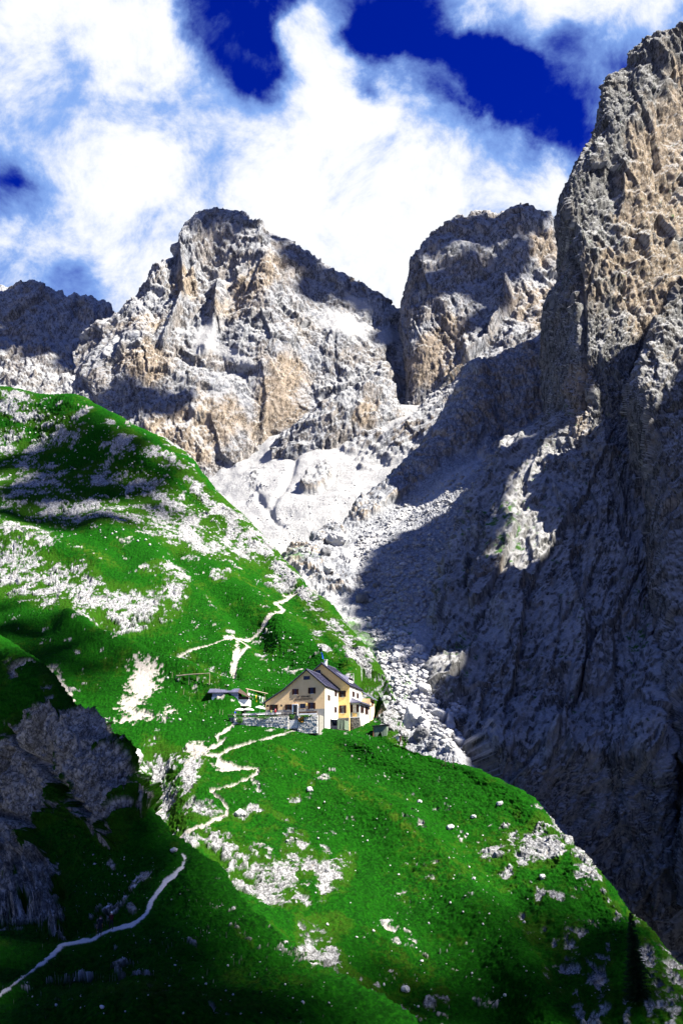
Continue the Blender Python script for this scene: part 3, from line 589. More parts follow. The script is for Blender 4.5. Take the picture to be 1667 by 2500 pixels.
def hillside():
    rows = [
    [(-150, 930, 500), (0, 948, 480), (110, 970, 465), (180, 968, 455), (300, 1020, 440), (420, 1090, 425), (520, 1190, 410), (610, 1280, 400), (690, 1360, 385), (760, 1440, 355), (830, 1515, 325), (890, 1575, 305), (940, 1655, 281), (972, 1740, 261), (995, 1800, 248)],
    [(-150, 1090, 452), (0, 1095, 443), (100, 1110, 432), (170, 1120, 422), (280, 1160, 410), (390, 1210, 398), (490, 1270, 388), (580, 1340, 376), (660, 1400, 364), (735, 1480, 337), (805, 1550, 311), (865, 1610, 293), (910, 1680, 270), (945, 1750, 254), (978, 1802, 246)],
    [(-150, 1280, 380), (0, 1270, 375), (90, 1290, 370), (170, 1300, 366), (270, 1310, 362), (380, 1340, 357), (480, 1380, 350), (560, 1430, 340), (630, 1480, 330), (700, 1540, 312), (770, 1600, 296), (830, 1650, 282), (880, 1710, 264), (925, 1765, 251), (968, 1805, 244)],
    [(-150, 1480, 318), (0, 1480, 316), (90, 1500, 310), (170, 1520, 304), (260, 1530, 302), (360, 1560, 299), (450, 1590, 293), (530, 1610, 290), (600, 1630, 287), (670, 1660, 281), (740, 1690, 273), (800, 1722, 265), (855, 1755, 255), (910, 1785, 246.5), (962, 1812, 241.5)],
    [(-150, 1700, 262), (0, 1700, 260), (90, 1720, 256), (170, 1735, 253), (260, 1745, 252), (360, 1748, 252), (450, 1750, 252), (530, 1755, 251), (600, 1765, 250), (670, 1772, 248), (740, 1780, 246), (800, 1786, 244), (860, 1794, 242), (920, 1805, 241), (985, 1830, 237.5)],
    [(-150, 1870, 222), (0, 1870, 222), (90, 1880, 221), (170, 1890, 220), (260, 1890, 220), (350, 1885, 222), (440, 1875, 224), (530, 1865, 228), (620, 1860, 231), (700, 1858, 233), (780, 1853, 235), (850, 1847, 236), (930, 1842, 234), (1010, 1846, 233), (1095, 1866, 230)],
    [(-150, 2010, 196), (0, 2010, 196), (100, 2010, 196), (200, 2010, 196), (290, 2010, 196), (380, 2010, 197), (470, 2000, 200), (570, 1985, 205), (670, 1972, 210), (770, 1962, 214), (870, 1950, 217), (970, 1944, 218), (1080, 1940, 218), (1190, 1940, 216), (1300, 1957, 211)],
    [(-150, 2130, 172), (0, 2130, 172), (120, 2130, 172), (220, 2130, 172), (320, 2130, 172), (410, 2130, 173), (520, 2120, 179), (630, 2110, 186), (740, 2100, 192), (850, 2090, 196), (960, 2085, 198), (1070, 2080, 199), (1190, 2080, 198), (1310, 2080, 195), (1430, 2102, 189)],
    [(-150, 2300, 150), (0, 2300, 150), (120, 2300, 150), (240, 2300, 150), (350, 2290, 151), (460, 2280, 153), (580, 2270, 158), (700, 2260, 164), (820, 2250, 170), (940, 2245, 174), (1060, 2240, 176), (1180, 2240, 176), (1310, 2240, 174), (1440, 2240, 171), (1562, 2262, 165)],
    [(-150, 2520, 130), (0, 2520, 130), (120, 2520, 130), (240, 2520, 130), (350, 2520, 130), (460, 2520, 130), (580, 2520, 133), (700, 2520, 138), (820, 2520, 143), (940, 2520, 147), (1060, 2520, 149), (1180, 2520, 149), (1310, 2520, 147), (1500, 2520, 142), (1765, 2530, 134)],
    [(-150, 2850, 112), (0, 2850, 112), (120, 2850, 112), (240, 2850, 112), (350, 2850, 112), (460, 2850, 112), (580, 2850, 114), (700, 2850, 118), (820, 2850, 122), (940, 2850, 125), (1060, 2850, 126), (1180, 2850, 126), (1310, 2850, 125), (1500, 2850, 122), (1900, 2880, 116)]]
    s = Skin(rows, 2.0, back=((20, 90, -70), (4, 14, -5)), right=(9, 14, -30))
    # folds of the hillside: a spur crest and the hollows between
    def fold(pts, wd, amp): return amp * np.exp(-(polydist(s.px, s.py, pts) / wd) ** 2)
    f = fold([(170, 1535), (330, 1605), (470, 1662), (560, 1700)], 30, 4.6) - fold([(250, 1535), (400, 1600), (560, 1655)], 24, 4.2) + fold([(700, 1850), (900, 1960), (1100, 2120), (1230, 2300), (1330, 2480), (1400, 2620)], 62, 1.6) - fold([(720, 1960), (900, 2080), (1060, 2240), (1180, 2420), (1280, 2600)], 60, 0.9) - fold([(820, 1840), (1020, 1960), (1190, 2120), (1340, 2330), (1460, 2600)], 42, 1.2) \
        + fold([(250, 1290), (400, 1380), (560, 1440), (720, 1560), (860, 1680)], 44, 3.2) - fold([(430, 1370), (560, 1475), (640, 1570)], 30, 3.6) + fold([(740, 1470), (860, 1640)], 24, 2.0) - fold([(380, 1870), (400, 1960), (410, 2060)], 40, 3.5) - fold([(520, 2080), (660, 2200)], 40, 1.5) + fold([(0, 1300), (90, 1340), (230, 1380)], 40, 4) + fold([(250, 1075), (420, 1150)], 50, 4)
    s.p = s.p + s.n * f[:, None]
    def flat(s):
        lx, ly = house_local(s.p); d = np.maximum(np.maximum(-24 - lx, lx - 7), np.maximum(-6.5 - ly, ly - 27))
        return 0.35 + 0.65 * sstep(0, 6, d)
    near = s.py > 1700
    k, ks, dr, st = meadow_mass('hillside', s, HILL_ROCK + HILL_ROCK2, HILL_SOIL, PATHS_HILL, flat=flat, ok=0.65, dry=[(720, 1870, 60, 10, 30), (860, 1950, 90, 12, 35), (1000, 2060, 90, 10, 42), (760, 1510, 40, 9, 45), (600, 1420, 60, 9, 30), (860, 1670, 40, 10, 50), (1100, 1850, 60, 10, 25), (230, 1370, 60, 14, 20), (60, 1310, 60, 14, 30), (560, 1205, 20, 40, -40, .8), (1560, 2240, 20, 50, -40)])
    # cut the platform for house and terrace into the slope
    lx, ly = house_local(s.p); lz = s.p[:, 2] - HOUSE_O.z
    ter = (lx > -24.5) & (lx < -0.5) & (ly > -3.7) & (ly < 23)
    s.p[:, 2] = np.where(ter, np.minimum(s.p[:, 2], HOUSE_O.z + 2.5), s.p[:, 2])
    bld = (lx > -0.6) & (lx < 5.6) & (ly > 10) & (ly < 27)
    s.p[:, 2] = np.where(bld, np.minimum(s.p[:, 2], HOUSE_O.z - 0.3), s.p[:, 2])
    apron = (lx > -0.6) & (lx < 16) & (ly > -4.5) & (ly < 36)
    lim = HOUSE_O.z - 0.16 * np.clip(lx, 0, 9) - 0.02 * np.clip(ly, 0, 20) + 1.2 * np.maximum(lx - 5.8, 0) + 1.2 * np.maximum(ly - 21.5, 0)
    s.p[:, 2] = np.where(apron, np.minimum(s.p[:, 2], lim), s.p[:, 2])
    yard = (lx >= -0.6) & (lx < 6.5) & (ly > -2) & (ly <= 10)
    s.p[:, 2] = np.where(yard, np.minimum(s.p[:, 2], HOUSE_O.z + 0.05), s.p[:, 2])
    s.mesh('hillside', M_NEAR, np.stack([k, ks, dr, 0 * k + 1], 1)); return s
HILL = hillside()

PATH_SPUR = [(-40, 2450), (0, 2424), (50, 2388), (95, 2352), (120, 2335), (150, 2305), (185, 2297), (222, 2290), (250, 2277), (280, 2266), (320, 2255), (345, 2240), (362, 2222), (368, 2200), (385, 2180), (405, 2155), (425, 2140), (446, 2118), (452, 2098), (446, 2088)]
def spur():
    rows = [
    [(-150, 1450, 190), (0, 1560, 175), (60, 1610, 168), (130, 1680, 160), (200, 1760, 152), (260, 1840, 145), (310, 1900, 140), (350, 1990, 134), (400, 2045, 128), (440, 2062, 124), (540, 2150, 112), (640, 2240, 103), (740, 2322, 96), (860, 2402, 90), (1010, 2512, 83), (1110, 2610, 78)],
    [(-150, 1600, 176), (0, 1640, 166), (50, 1670, 160), (100, 1720, 154), (160, 1800, 147), (220, 1875, 140), (275, 1940, 135), (315, 2010, 129), (360, 2060, 124), (405, 2090, 119), (490, 2180, 107), (590, 2270, 98), (690, 2350, 91), (800, 2430, 85), (930, 2530, 79), (1030, 2640, 74)],
    [(-150, 1850, 164), (0, 1870, 158), (50, 1890, 153), (100, 1920, 148), (160, 1970, 142), (220, 2020, 135), (272, 2055, 130), (312, 2085, 124), (352, 2120, 118), (392, 2150, 113), (460, 2230, 102), (550, 2320, 93), (650, 2400, 86), (750, 2480, 80), (870, 2590, 74), (970, 2700, 70)],
    [(-150, 2080, 154), (0, 2090, 147), (50, 2095, 143), (100, 2100, 138), (150, 2110, 133), (200, 2130, 127), (250, 2150, 121), (292, 2180, 115), (332, 2210, 109), (372, 2245, 103), (430, 2315, 93), (510, 2400, 85), (600, 2480, 78), (700, 2570, 73), (820, 2680, 68), (920, 2790, 64)],
    [(-150, 2255, 122), (0, 2262, 116), (50, 2268, 113), (100, 2275, 110), (150, 2282, 107), (200, 2295, 103), (240, 2310, 99), (280, 2325, 95), (320, 2340, 91), (360, 2362, 87), (420, 2420, 79), (490, 2490, 73), (570, 2580, 67), (670, 2680, 63), (780, 2790, 59), (880, 2890, 56)],
    [(-150, 2430, 84), (0, 2440, 80), (50, 2445, 79), (100, 2450, 77), (150, 2455, 75), (200, 2460, 73), (240, 2465, 71), (280, 2475, 70), (320, 2485, 68), (360, 2500, 66), (420, 2560, 61), (490, 2640, 57), (570, 2730, 53), (670, 2820, 50), (780, 2930, 47), (880, 3020, 45)],
    [(-150, 2750, 55), (0, 2750, 53), (50, 2750, 52), (100, 2750, 51), (150, 2755, 50), (200, 2760, 49), (240, 2765, 49), (280, 2770, 48), (320, 2780, 47), (360, 2800, 46), (420, 2860, 44), (490, 2930, 41), (570, 3010, 39), (670, 3100, 37), (780, 3200, 35), (880, 3290, 34)]]
    s = Skin(rows, 2.0, back=((14, 26, -44), (4, 5, -3)))
    rock = [(100, 1825, 75, 72, -20, 1.75), (170, 1860, 90, 90, 0, 1.75), (240, 1930, 60, 90, -10, 1.75), (60, 1900, 90, 90, 0, 1.75), (270, 2010, 40, 60, -10, 1.75), (310, 1960, 26, 50, -20, 1.75), (60, 1980, 90, 50, 0, 1.75), (35, 2080, 60, 100, -10, 1.75), (90, 2160, 50, 80, -20, 1.75), (120, 2230, 26, 50, -15, 1.75), (20, 2180, 50, 60, 0, 1.75), (330, 1990, 14, 26, -20, 1.0), (40, 1640, 16, 24, -30, .9), (120, 1700, 12, 40, -30, .8), (275, 2112, 12, 14, -30, .9), (190, 2052, 12, 5, 10, .8), (360, 2150, 14, 14, 0, .7), (320, 2210, 14, 10, 30, .8), (290, 2345, 16, 14, 20, .7), (330, 2390, 16, 20, 20, .65), (600, 2280, 5, 40, -55, .7), (470, 2290, 4, 24, -55, .6), (360, 2445, 40, 20, 10, .55), (480, 2020, 9, 5, 0, .8), (425, 2073, 10, 5, 10, .9)]
    # overhanging step under the grass cap, deep cracks in the dark face
    h0 = mountain_relief(s.p, 4.0, 9, 7, 12, (-0.5, 0.2), 1.3, 0.9)[0]
    kb = sstep(0.45, 0.9, blotch(s.px, s.py, rock[:12]))
    cr = polydist(s.px, s.py, [(40, 1790), (110, 1880), (190, 1960), (240, 2000)]); cr2 = polydist(s.px, s.py, [(0, 1985), (80, 2010), (150, 2090)])
    h0 = h0 - 3.0 * np.exp(-(cr / 9) ** 2) - 2.5 * np.exp(-(cr2 / 10) ** 2)
    d = polydist(s.px, s.py, PATH_SPUR)
    flatp = lambda s: 0.2 + 0.8 * sstep(6, 22, d)
    k, ks, dr, st = meadow_mass('spur', s, rock, [], [(PATH_SPUR, 6)], flat=flatp, ok=0.22)
    s.p = s.p + s.n * (h0 * kb)[:, None]
    s.mesh('grassy_spur', M_SPUR, np.stack([k, ks, dr * 0.8, 0 * k + 1], 1)); return s
SPUR = spur()

def ground():
    me = bpy.data.meshes.new('valley_floor'); r = 4000
    me.from_pydata([(-r, -r, -95), (r, -r, -95), (r, r, -95), (-r, r, -95)], [], [(0, 1, 2, 3)]); me.materials.append(M_SCREE)
    o = bpy.data.objects.new('valley_floor', me); COL.objects.link(o); o['kind'] = 'structure'
ground()
for s in (HILL, SPUR, TALUS, SCREE): s.tree()
def hit(px, py, skins=None):        # where the line of sight through a pixel meets the ground
    d = ray_dir(px, py).normalized(); best = None
    for s in (skins or (HILL, SPUR, TALUS, SCREE)):
        l, n, i, t = s.bvh.ray_cast(Vector((0, 0, 0)), d)
        if l is not None and (best is None or t < best[1]): best = (l, t)
    return best[0] if best else None
def drop(x, y, skins=(), z=900):     # ground height under a point
    best = None
    for s in skins or (HILL,):
        l, n, i, t = s.bvh.ray_cast(Vector((x, y, z)), Vector((0, 0, -1)))
        if l is not None and (best is None or l.z > best): best = l.z
    return best

# ------------------------------------------------------------------ clouds overhead, out of the picture: unseen puffs added on the sun's line to cast shade
def mat_plain(name, col, rough=0.9, spec=0.1):
    m, nt, b = nodes(name); b.inputs['Base Color'].default_value = tuple(col) + (1,); b.inputs['Roughness'].default_value = rough; b.inputs['Specular IOR Level'].default_value = spec
    return m
M_CLOUD = mat_plain('cloud_white', (0.9, 0.9, 0.92))
def shade_cloud(puffs, dist=1500):
    bm = bmesh.new(); rr = random.Random(len(puffs))
    for c, r in puffs:
        c = c + SUN * (dist + rr.uniform(-30, 30))
        m = bmesh.ops.create_icosphere(bm, subdivisions=2, radius=r, matrix=Matrix.Translation(c))
        for v in m['verts']:
            dv = v.co - c; v.co = c + dv * rr.uniform(0.82, 1.14)
    me = bpy.data.meshes.new('shade_cloud'); bm.to_mesh(me); bm.free(); me.materials.append(M_CLOUD)
    o = bpy.data.objects.new('shade_cloud', me); COL.objects.link(o); o['kind'] = 'structure'
def shade(lst, skins):
    out = []
    for e in lst:
        g = hit(e[0], e[1], skins)
        if g is not None: out.append((g, e[2]))
    return out
shade_cloud(shade([(5, 2425, 5), (20, 2470, 6), (40, 1640, 9), (110, 1700, 8), (0, 1740, 12), (90, 1800, 11), (180, 1840, 9), (20, 1880, 12), (120, 1930, 11), (230, 1950, 8), (40, 2020, 13), (150, 2050, 11), (270, 2060, 8), (320, 2040, 5), (0, 2150, 13), (120, 2180, 12), (230, 2180, 9), (320, 2150, 7), (380, 2150, 5), (60, 2280, 11), (180, 2290, 10), (290, 2270, 8), (380, 2250, 7), (450, 2220, 5), (30, 2380, 9), (140, 2400, 9), (260, 2380, 8), (370, 2350, 7), (470, 2310, 6), (560, 2330, 5), (90, 2470, 8), (220, 2480, 8), (350, 2460, 7), (470, 2420, 6), (570, 2420, 6), (660, 2400, 4), (600, 2490, 6), (720, 2470, 5), (820, 2480, 4), (640, 2330, 3), (420, 2490, 8), (520, 2500, 8), (300, 2500, 8), (700, 2500, 6), (560, 2480, 6), (920, 2500, 4), (760, 2500, 4)], (SPUR,)))
shade_cloud(shade([(20, 1130, 14), (90, 1120, 15), (170, 1130, 15), (250, 1140, 13), (60, 1200, 14), (150, 1200, 15), (240, 1200, 14), (330, 1200, 11), (120, 1270, 10), (210, 1270, 10), (300, 1270, 8), (380, 1240, 7), (430, 1260, 5), (20, 1250, 9), (180, 1040, 6), (400, 1170, 6)], (HILL,))
      + shade([(20, 1530, 9), (90, 1550, 8), (160, 1580, 8), (30, 1600, 8), (110, 1620, 7), (220, 1630, 6), (260, 1680, 4), (180, 1660, 4), (320, 1600, 4), (0, 1490, 6), (70, 1680, 6)], (HILL,)))
rl = random.Random(4); low = []
for k in range(260):
    px, py = rl.uniform(700, 1667), rl.uniform(2150, 2560)
    if rl.random() < (py - 2100) / 420 + (px - 1300) / 900: low.append((px, min(py, 2510), rl.uniform(2.6, 4.1)))
shade_cloud(shade(low, (HILL,)))  # small unseen puffs added to dim the lower slope
shade_cloud([(P(*q[:3]), q[3]) for q in [(0, 760, 1270, 50), (70, 760, 1270, 45), (150, 780, 1260, 45), (230, 800, 1250, 35), (40, 830, 1230, 40), (130, 850, 1220, 40), (215, 880, 1200, 35), (290, 830, 1230, 20)]])
shade_cloud([(P(*q[:3]), q[3]) for q in [(520, 540, 1030, 26), (580, 560, 1020, 18), (720, 640, 1000, 24), (790, 680, 990, 26), (860, 710, 990, 20), (330, 985, 890, 20), (400, 1000, 890, 18), (280, 960, 895, 16), (900, 740, 985, 18), (660, 600, 1010, 16), (240, 1000, 895, 18)]])
shade_cloud([(P(*q[:3]), q[3]) for q in [(1080, 600, 960, 28), (1160, 590, 965, 32), (1240, 580, 965, 28), (1120, 680, 930, 26), (1200, 690, 930, 24), (1060, 680, 930, 18), (1180, 770, 905, 16), (1230, 640, 940, 16)]])

CLIFF.tree()
def inside(x, y, poly):
    c = False; j = len(poly) - 1
    for k in range(len(poly)):
        (x0, y0), (x1, y1) = poly[k], poly[j]
        if (y0 > y) != (y1 > y) and x < (x1 - x0) * (y - y0) / (y1 - y0) + x0: c = not c
        j = k
    return c
def fill(poly, n, r, seed):
    rr = random.Random(seed); out = []; xs = [p[0] for p in poly]; ys = [p[1] for p in poly]
    while len(out) < n:
        x, y = rr.uniform(min(xs), max(xs)), rr.uniform(min(ys), max(ys))
        if inside(x, y, poly): out.append((x, y, r * rr.uniform(.8, 1.25)))
    return out
shade_cloud(shade(fill([(1000, 1300), (935, 1340), (925, 1400), (880, 1455), (905, 1495), (965, 1550), (1015, 1590), (1070, 1640), (1100, 1600), (1080, 1500), (1110, 1350), (1140, 1290), (1080, 1270)], 150, 6.5, 1), (TALUS,))
      + shade(fill([(1070, 1500), (1130, 1300), (1228, 1105), (1330, 1040), (1390, 1010), (1290, 1090), (1215, 1180), (1160, 1280), (1125, 1360), (1100, 1500)], 110, 4.5, 2), (CLIFF,)), 550)  # low unseen puffs added in place of the cliff's own shadow

# ------------------------------------------------------------------ the hut, its terrace and the things around it
def link(o, parent=None):
    COL.objects.link(o)
    if parent is not None: o.parent = parent
    return o
def thing(name, label, cat, loc, rz=0.0, group=None):
    o = bpy.data.objects.new(name, None); o.location = loc; o.rotation_euler = (0, 0, rz); o.empty_display_size = 0.2
    o['label'] = label; o['category'] = cat
    if group: o['group'] = group
    return link(o)
def tag(o, label, cat, group=None, kind=None):
    o['label'] = label; o['category'] = cat
    if group: o['group'] = group
    return o
class MB:
    def __init__(self): self.v = []; self.f = []; self.mi = []; self.cur = 0
    def add(self, vs, fs):
        b = len(self.v); self.v += [tuple(v) for v in vs]; self.f += [tuple(b + i for i in f) for f in fs]; self.mi += [self.cur] * len(fs); return self
    def box(self, x0, x1, y0, y1, z0, z1, M=None):
        vs = [Vector(p) for p in ((x0, y0, z0), (x1, y0, z0), (x1, y1, z0), (x0, y1, z0), (x0, y0, z1), (x1, y0, z1), (x1, y1, z1), (x0, y1, z1))]
        if M is not None: vs = [M @ v for v in vs]
        return self.add(vs, [(0, 3, 2, 1), (4, 5, 6, 7), (0, 1, 5, 4), (1, 2, 6, 5), (2, 3, 7, 6), (3, 0, 4, 7)])
    def prism(self, poly, ext):      # poly: points of one face, ext: vector to the other
        n = len(poly); a = [Vector(p) for p in poly]; e = Vector(ext)
        return self.add(a + [p + e for p in a], [tuple(range(n - 1, -1, -1)), tuple(range(n, 2 * n))] + [(i, (i + 1) % n, n + (i + 1) % n, n + i) for i in range(n)])
    def bar(self, a, b, r, n=6, r2=None):
        a, b = Vector(a), Vector(b); d = (b - a).normalized(); u = d.orthogonal().normalized(); w = d.cross(u); r2 = r if r2 is None else r2
        vs = [a + (u * math.cos(t) + w * math.sin(t)) * r for t in [2 * math.pi * k / n for k in range(n)]] + [b + (u * math.cos(t) + w * math.sin(t)) * r2 for t in [2 * math.pi * k / n for k in range(n)]]
        return self.add(vs, [tuple(range(n - 1, -1, -1)), tuple(range(n, 2 * n))] + [(k, (k + 1) % n, n + (k + 1) % n, n + k) for k in range(n)])
    def build(self, name, mats, parent=None, smooth=False, loc=None, fix=True):
        me = bpy.data.meshes.new(name); me.from_pydata(self.v, [], self.f)
        for m in (mats if isinstance(mats, (list, tuple)) else [mats]): me.materials.append(m)
        me.polygons.foreach_set('material_index', self.mi)
        if smooth: me.polygons.foreach_set('use_smooth', [True] * len(self.f))
        if fix:
            bm = bmesh.new(); bm.from_mesh(me); bmesh.ops.recalc_face_normals(bm, faces=bm.faces); bm.to_mesh(me); bm.free()
        o = bpy.data.objects.new(name, me)
        if loc is not None: o.location = loc
        return link(o, parent)

def mat_var(name, c0, c1, scale, bump_s=0.3, bump_d=0.03, rough=0.9, spec=0.1, scale3=None, detail=5):
    m, nt, b = nodes(name); b.inputs['Roughness'].default_value = rough; b.inputs['Specular IOR Level'].default_value = spec
    n = nz(nt, scale, detail, 0.6, scale3=scale3)
    nt.links.new(ramp(nt, n, [(0.3, c0), (0.7, c1)]), b.inputs['Base Color'])
    if bump_d: bump(nt, b, nz(nt, scale * 3, 5, 0.6, scale3=scale3), bump_s, bump_d)
    return m
PL_TAN = mat_var('plaster_tan', (0.66, 0.46, 0.24), (0.76, 0.55, 0.31), 0.6)
PL_YEL = mat_var('plaster_ochre', (0.72, 0.48, 0.16), (0.80, 0.57, 0.23), 0.7)
PL_WHITE = mat_var('plaster_white', (0.78, 0.76, 0.70), (0.86, 0.84, 0.78), 0.7)
PL_GREY = mat_var('plaster_grey', (0.22, 0.22, 0.20), (0.33, 0.32, 0.29), 1.2)
ROOF = mat_var('roof_sheet', (0.05, 0.05, 0.085), (0.095, 0.095, 0.145), 0.8, 0.2, 0.02, 0.5, 0.4)
ROOF_D = mat_plain('roof_edge_dark', (0.02, 0.02, 0.025), 0.6)
SHUT = mat_var('shutter_brown', (0.022, 0.008, 0.005), (0.048, 0.017, 0.009), 6, 0.2, 0.01, 0.7)
WOOD = mat_var('weathered_wood', (0.16, 0.12, 0.09), (0.34, 0.28, 0.23), 3, 0.4, 0.02, scale3=(1, 1, 0.2))
WOODB = mat_var('brown_plank', (0.22, 0.09, 0.04), (0.34, 0.15, 0.07), 3, 0.3, 0.01)
WOODD = mat_var('dark_wood', (0.03, 0.02, 0.015), (0.07, 0.05, 0.04), 4)
WHITEP = mat_plain('white_paint', (0.8, 0.8, 0.8), 0.6)
CREAM = mat_plain('cream_cloth', (0.78, 0.80, 0.74))
STONE = mat_var('dry_stone', (0.48, 0.47, 0.45), (0.72, 0.71, 0.68), 2.5, 0.6, 0.06)
STONED = mat_var('dark_masonry', (0.13, 0.125, 0.11), (0.26, 0.25, 0.22), 2.5, 0.6, 0.06)
MORTAR = mat_var('mortar_joint', (0.10, 0.10, 0.09), (0.16, 0.155, 0.14), 4)  # dark mortar colour of the plinth joints
BLUE = mat_plain('blue_cloth', (0.02, 0.07, 0.55)); TEAL = mat_plain('turquoise_paint', (0.03, 0.36, 0.50), 0.6)
TARP = mat_var('green_tarpaulin', (0.075, 0.105, 0.075), (0.13, 0.17, 0.12), 1.5, 0.4, 0.05, 0.6, 0.3)
TARPD = mat_plain('navy_tarpaulin', (0.015, 0.02, 0.05), 0.5, 0.4)
LEAF = mat_var('leaves', (0.012, 0.05, 0.008), (0.04, 0.12, 0.015), 6, 0.2, 0.02)
FLOWER = mat_var('flowers_orange', (0.5, 0.16, 0.01), (0.55, 0.30, 0.04), 9, 0, 0)
YELLOW = mat_plain('yellow_cloth', (0.75, 0.50, 0.03)); BLACKC = mat_plain('black_cloth', (0.015, 0.015, 0.018)); REDC = mat_plain('red_cloth', (0.32, 0.02, 0.03)); PINK = mat_plain('pink_cloth', (0.75, 0.22, 0.32))
GREENC = mat_plain('olive_cloth', (0.16, 0.20, 0.04)); SKIN_M = mat_plain('skin', (0.55, 0.33, 0.23), 0.6); HAIR = mat_plain('hair_brown', (0.05, 0.03, 0.02)); DENIM = mat_plain('denim', (0.03, 0.05, 0.12))
INK = mat_plain('sign_lettering', (0.03, 0.02, 0.015))
def mat_glass():
    m, nt, b = nodes('window_glass'); b.inputs['Base Color'].default_value = (0.015, 0.018, 0.025, 1); b.inputs['Roughness'].default_value = 0.12; b.inputs['Specular IOR Level'].default_value = 0.5; return m
GLASS = mat_glass()

house = thing('mountain_hut', 'large tan and white mountain hut with dark metal roofs on a grassy shelf', 'mountain hut', HOUSE_O, -HOUSE_A)
def wall(name, mat, fn, **kw): m = MB(); fn(m); return m.build(name, mat, house, **kw)
# section A: the gable block; section B: the taller block behind; C: the corner veranda; D: low rear annex
gA = [(-15.5, 6.6), (-10.7, 9.5), (-4.7, 14.2), (0, 10.25)]
m = MB(); m.prism([(-15.5, 0, 4.55), (0, 0, 4.55), (0, 0, 10.2), (-4.7, 0, 14.1), (-10.7, 0, 9.4), (-15.5, 0, 6.5)], (0, 0.4, 0)); m.build('gable_wall', PL_TAN, house)
m = MB(); m.box(-15.5, 0, -0.04, 0.4, -2.5, 4.55); m.build('gable_base', PL_GREY, house)
m = MB(); m.box(-0.4, 0.0, 0.4, 10.8, -3, 10.2); m.build('side_wall', PL_WHITE, house)
m = MB(); m.box(-15.5, -15.1, 0.4, 10.8, 0, 6.45); m.build('low_side_wall', PL_TAN, house)
m = MB(); m.prism([(-11.6, 10.8, -2), (3, 10.8, -2), (3, 10.8, 11.4), (-4.3, 10.8, 17.1), (-11.6, 10.8, 11.4)], (0, 0.4, 0))
m.build('rear_gable_wall', PL_YEL, house)
m = MB(); m.box(2.6, 3.0, 11.2, 22, 3.2, 11.4); m.build('rear_side_wall', PL_WHITE, house)
m = MB(); m.prism([(-11.6, 22, -2), (3, 22, -2), (3, 22, 11.4), (-4.3, 22, 17.1), (-11.6, 22, 11.4)], (0, 0.3, 0)); m.build('back_wall', PL_TAN, house)
m = MB(); m.box(-11.6, -11.2, 11.2, 22, -2, 11.3); m.build('far_side_wall', PL_TAN, house)
def roof_plane(name, p0, p1, y0, y1, th=0.22, over=0.5, seams=True, mats=(None,), seam_mat=None):
    # p0 ridge (x,z), p1 eave (x,z), runs from y0 to y1
    a, b = Vector((p0[0], 0, p0[1])), Vector((p1[0], 0, p1[1])); d = (b - a).normalized(); up = Vector((-d.z, 0, d.x)); up = up if up.z > 0 else -up
    b2 = b + d * over
    m = MB(); m.cur = 0
    m.prism([a + up * (th * .5) + Vector((0, y0, 0)), b2 + up * (th * .5) + Vector((0, y0, 0)), b2 + Vector((0, y0, 0)), a + Vector((0, y0, 0))], (0, y1 - y0, 0))
    o = m.build(name, ROOF, house)
    e = MB(); e.prism([a + Vector((0, y0 - .02, 0)), b2 + d * .03 + Vector((0, y0 - .02, 0)), b2 + d * .03 - up * .26 + Vector((0, y0 - .02, 0)), a - up * .26 + Vector((0, y0 - .02, 0))], (0, 0.12, 0)); e.build('verge_board', ROOF_D, o)
    e = MB(); e.prism([b2 + d * .03 + Vector((0, y0 + .11, 0)), b2 + d * .13 + Vector((0, y0 + .11, 0)), b2 + d * .13 - up * .22 + Vector((0, y0 + .11, 0)), b2 + d * .03 - up * .22 + Vector((0, y0 + .11, 0))], (0, y1 - y0 - .11, 0)); e.build('gutter', ROOF_D, o)
    if seams:
        s = MB(); n = max(2, int((y1 - y0) / 0.62))
        for k in range(1, n):
            y = y0 + (y1 - y0) * k / n
            s.prism([a + up * (th * .5 + .07) + Vector((0, y - .025, 0)), b2 + up * (th * .5 + .07) + Vector((0, y - .025, 0)), b2 + up * (th * .5 - .02) + Vector((0, y - .025, 0)), a + up * (th * .5 - .02) + Vector((0, y - .025, 0))], (0, 0.05, 0))
        so = s.build('roof_seam', ROOF, o); so['kind'] = 'stuff'
    return o
roof_plane('roof', (-4.7, 14.2), (0, 10.25), -0.55, 10.75)
roof_plane('roof', (-4.7, 14.2), (-10.7, 9.5), -0.55, 10.75, over=0.0)
roof_plane('roof', (-10.7, 9.5), (-15.5, 6.6), -0.55, 10.75)
rb = roof_plane('roof', (-4.3, 17.2), (3, 11.5), 10.25, 22.6)
roof_plane('roof', (-4.3, 17.2), (-11.6, 11.5), 10.25, 22.6)
m = MB(); m.box(-4.85, -4.55, -0.6, 10.8, 14.24, 14.4); m.build('ridge_cap', ROOF, house)
m = MB(); m.box(-4.45, -4.15, 10.2, 22.65, 17.22, 17.4); m.build('ridge_cap', ROOF, house)
m = MB(); m.prism([(-4.7, 10.55, 14.45), (0.55, 10.55, 10.0), (0.55, 10.55, 10.45), (-4.7, 10.55, 14.9)], (0, 0.22, 0)); m.build('roof_flashing', ROOF_D, house)
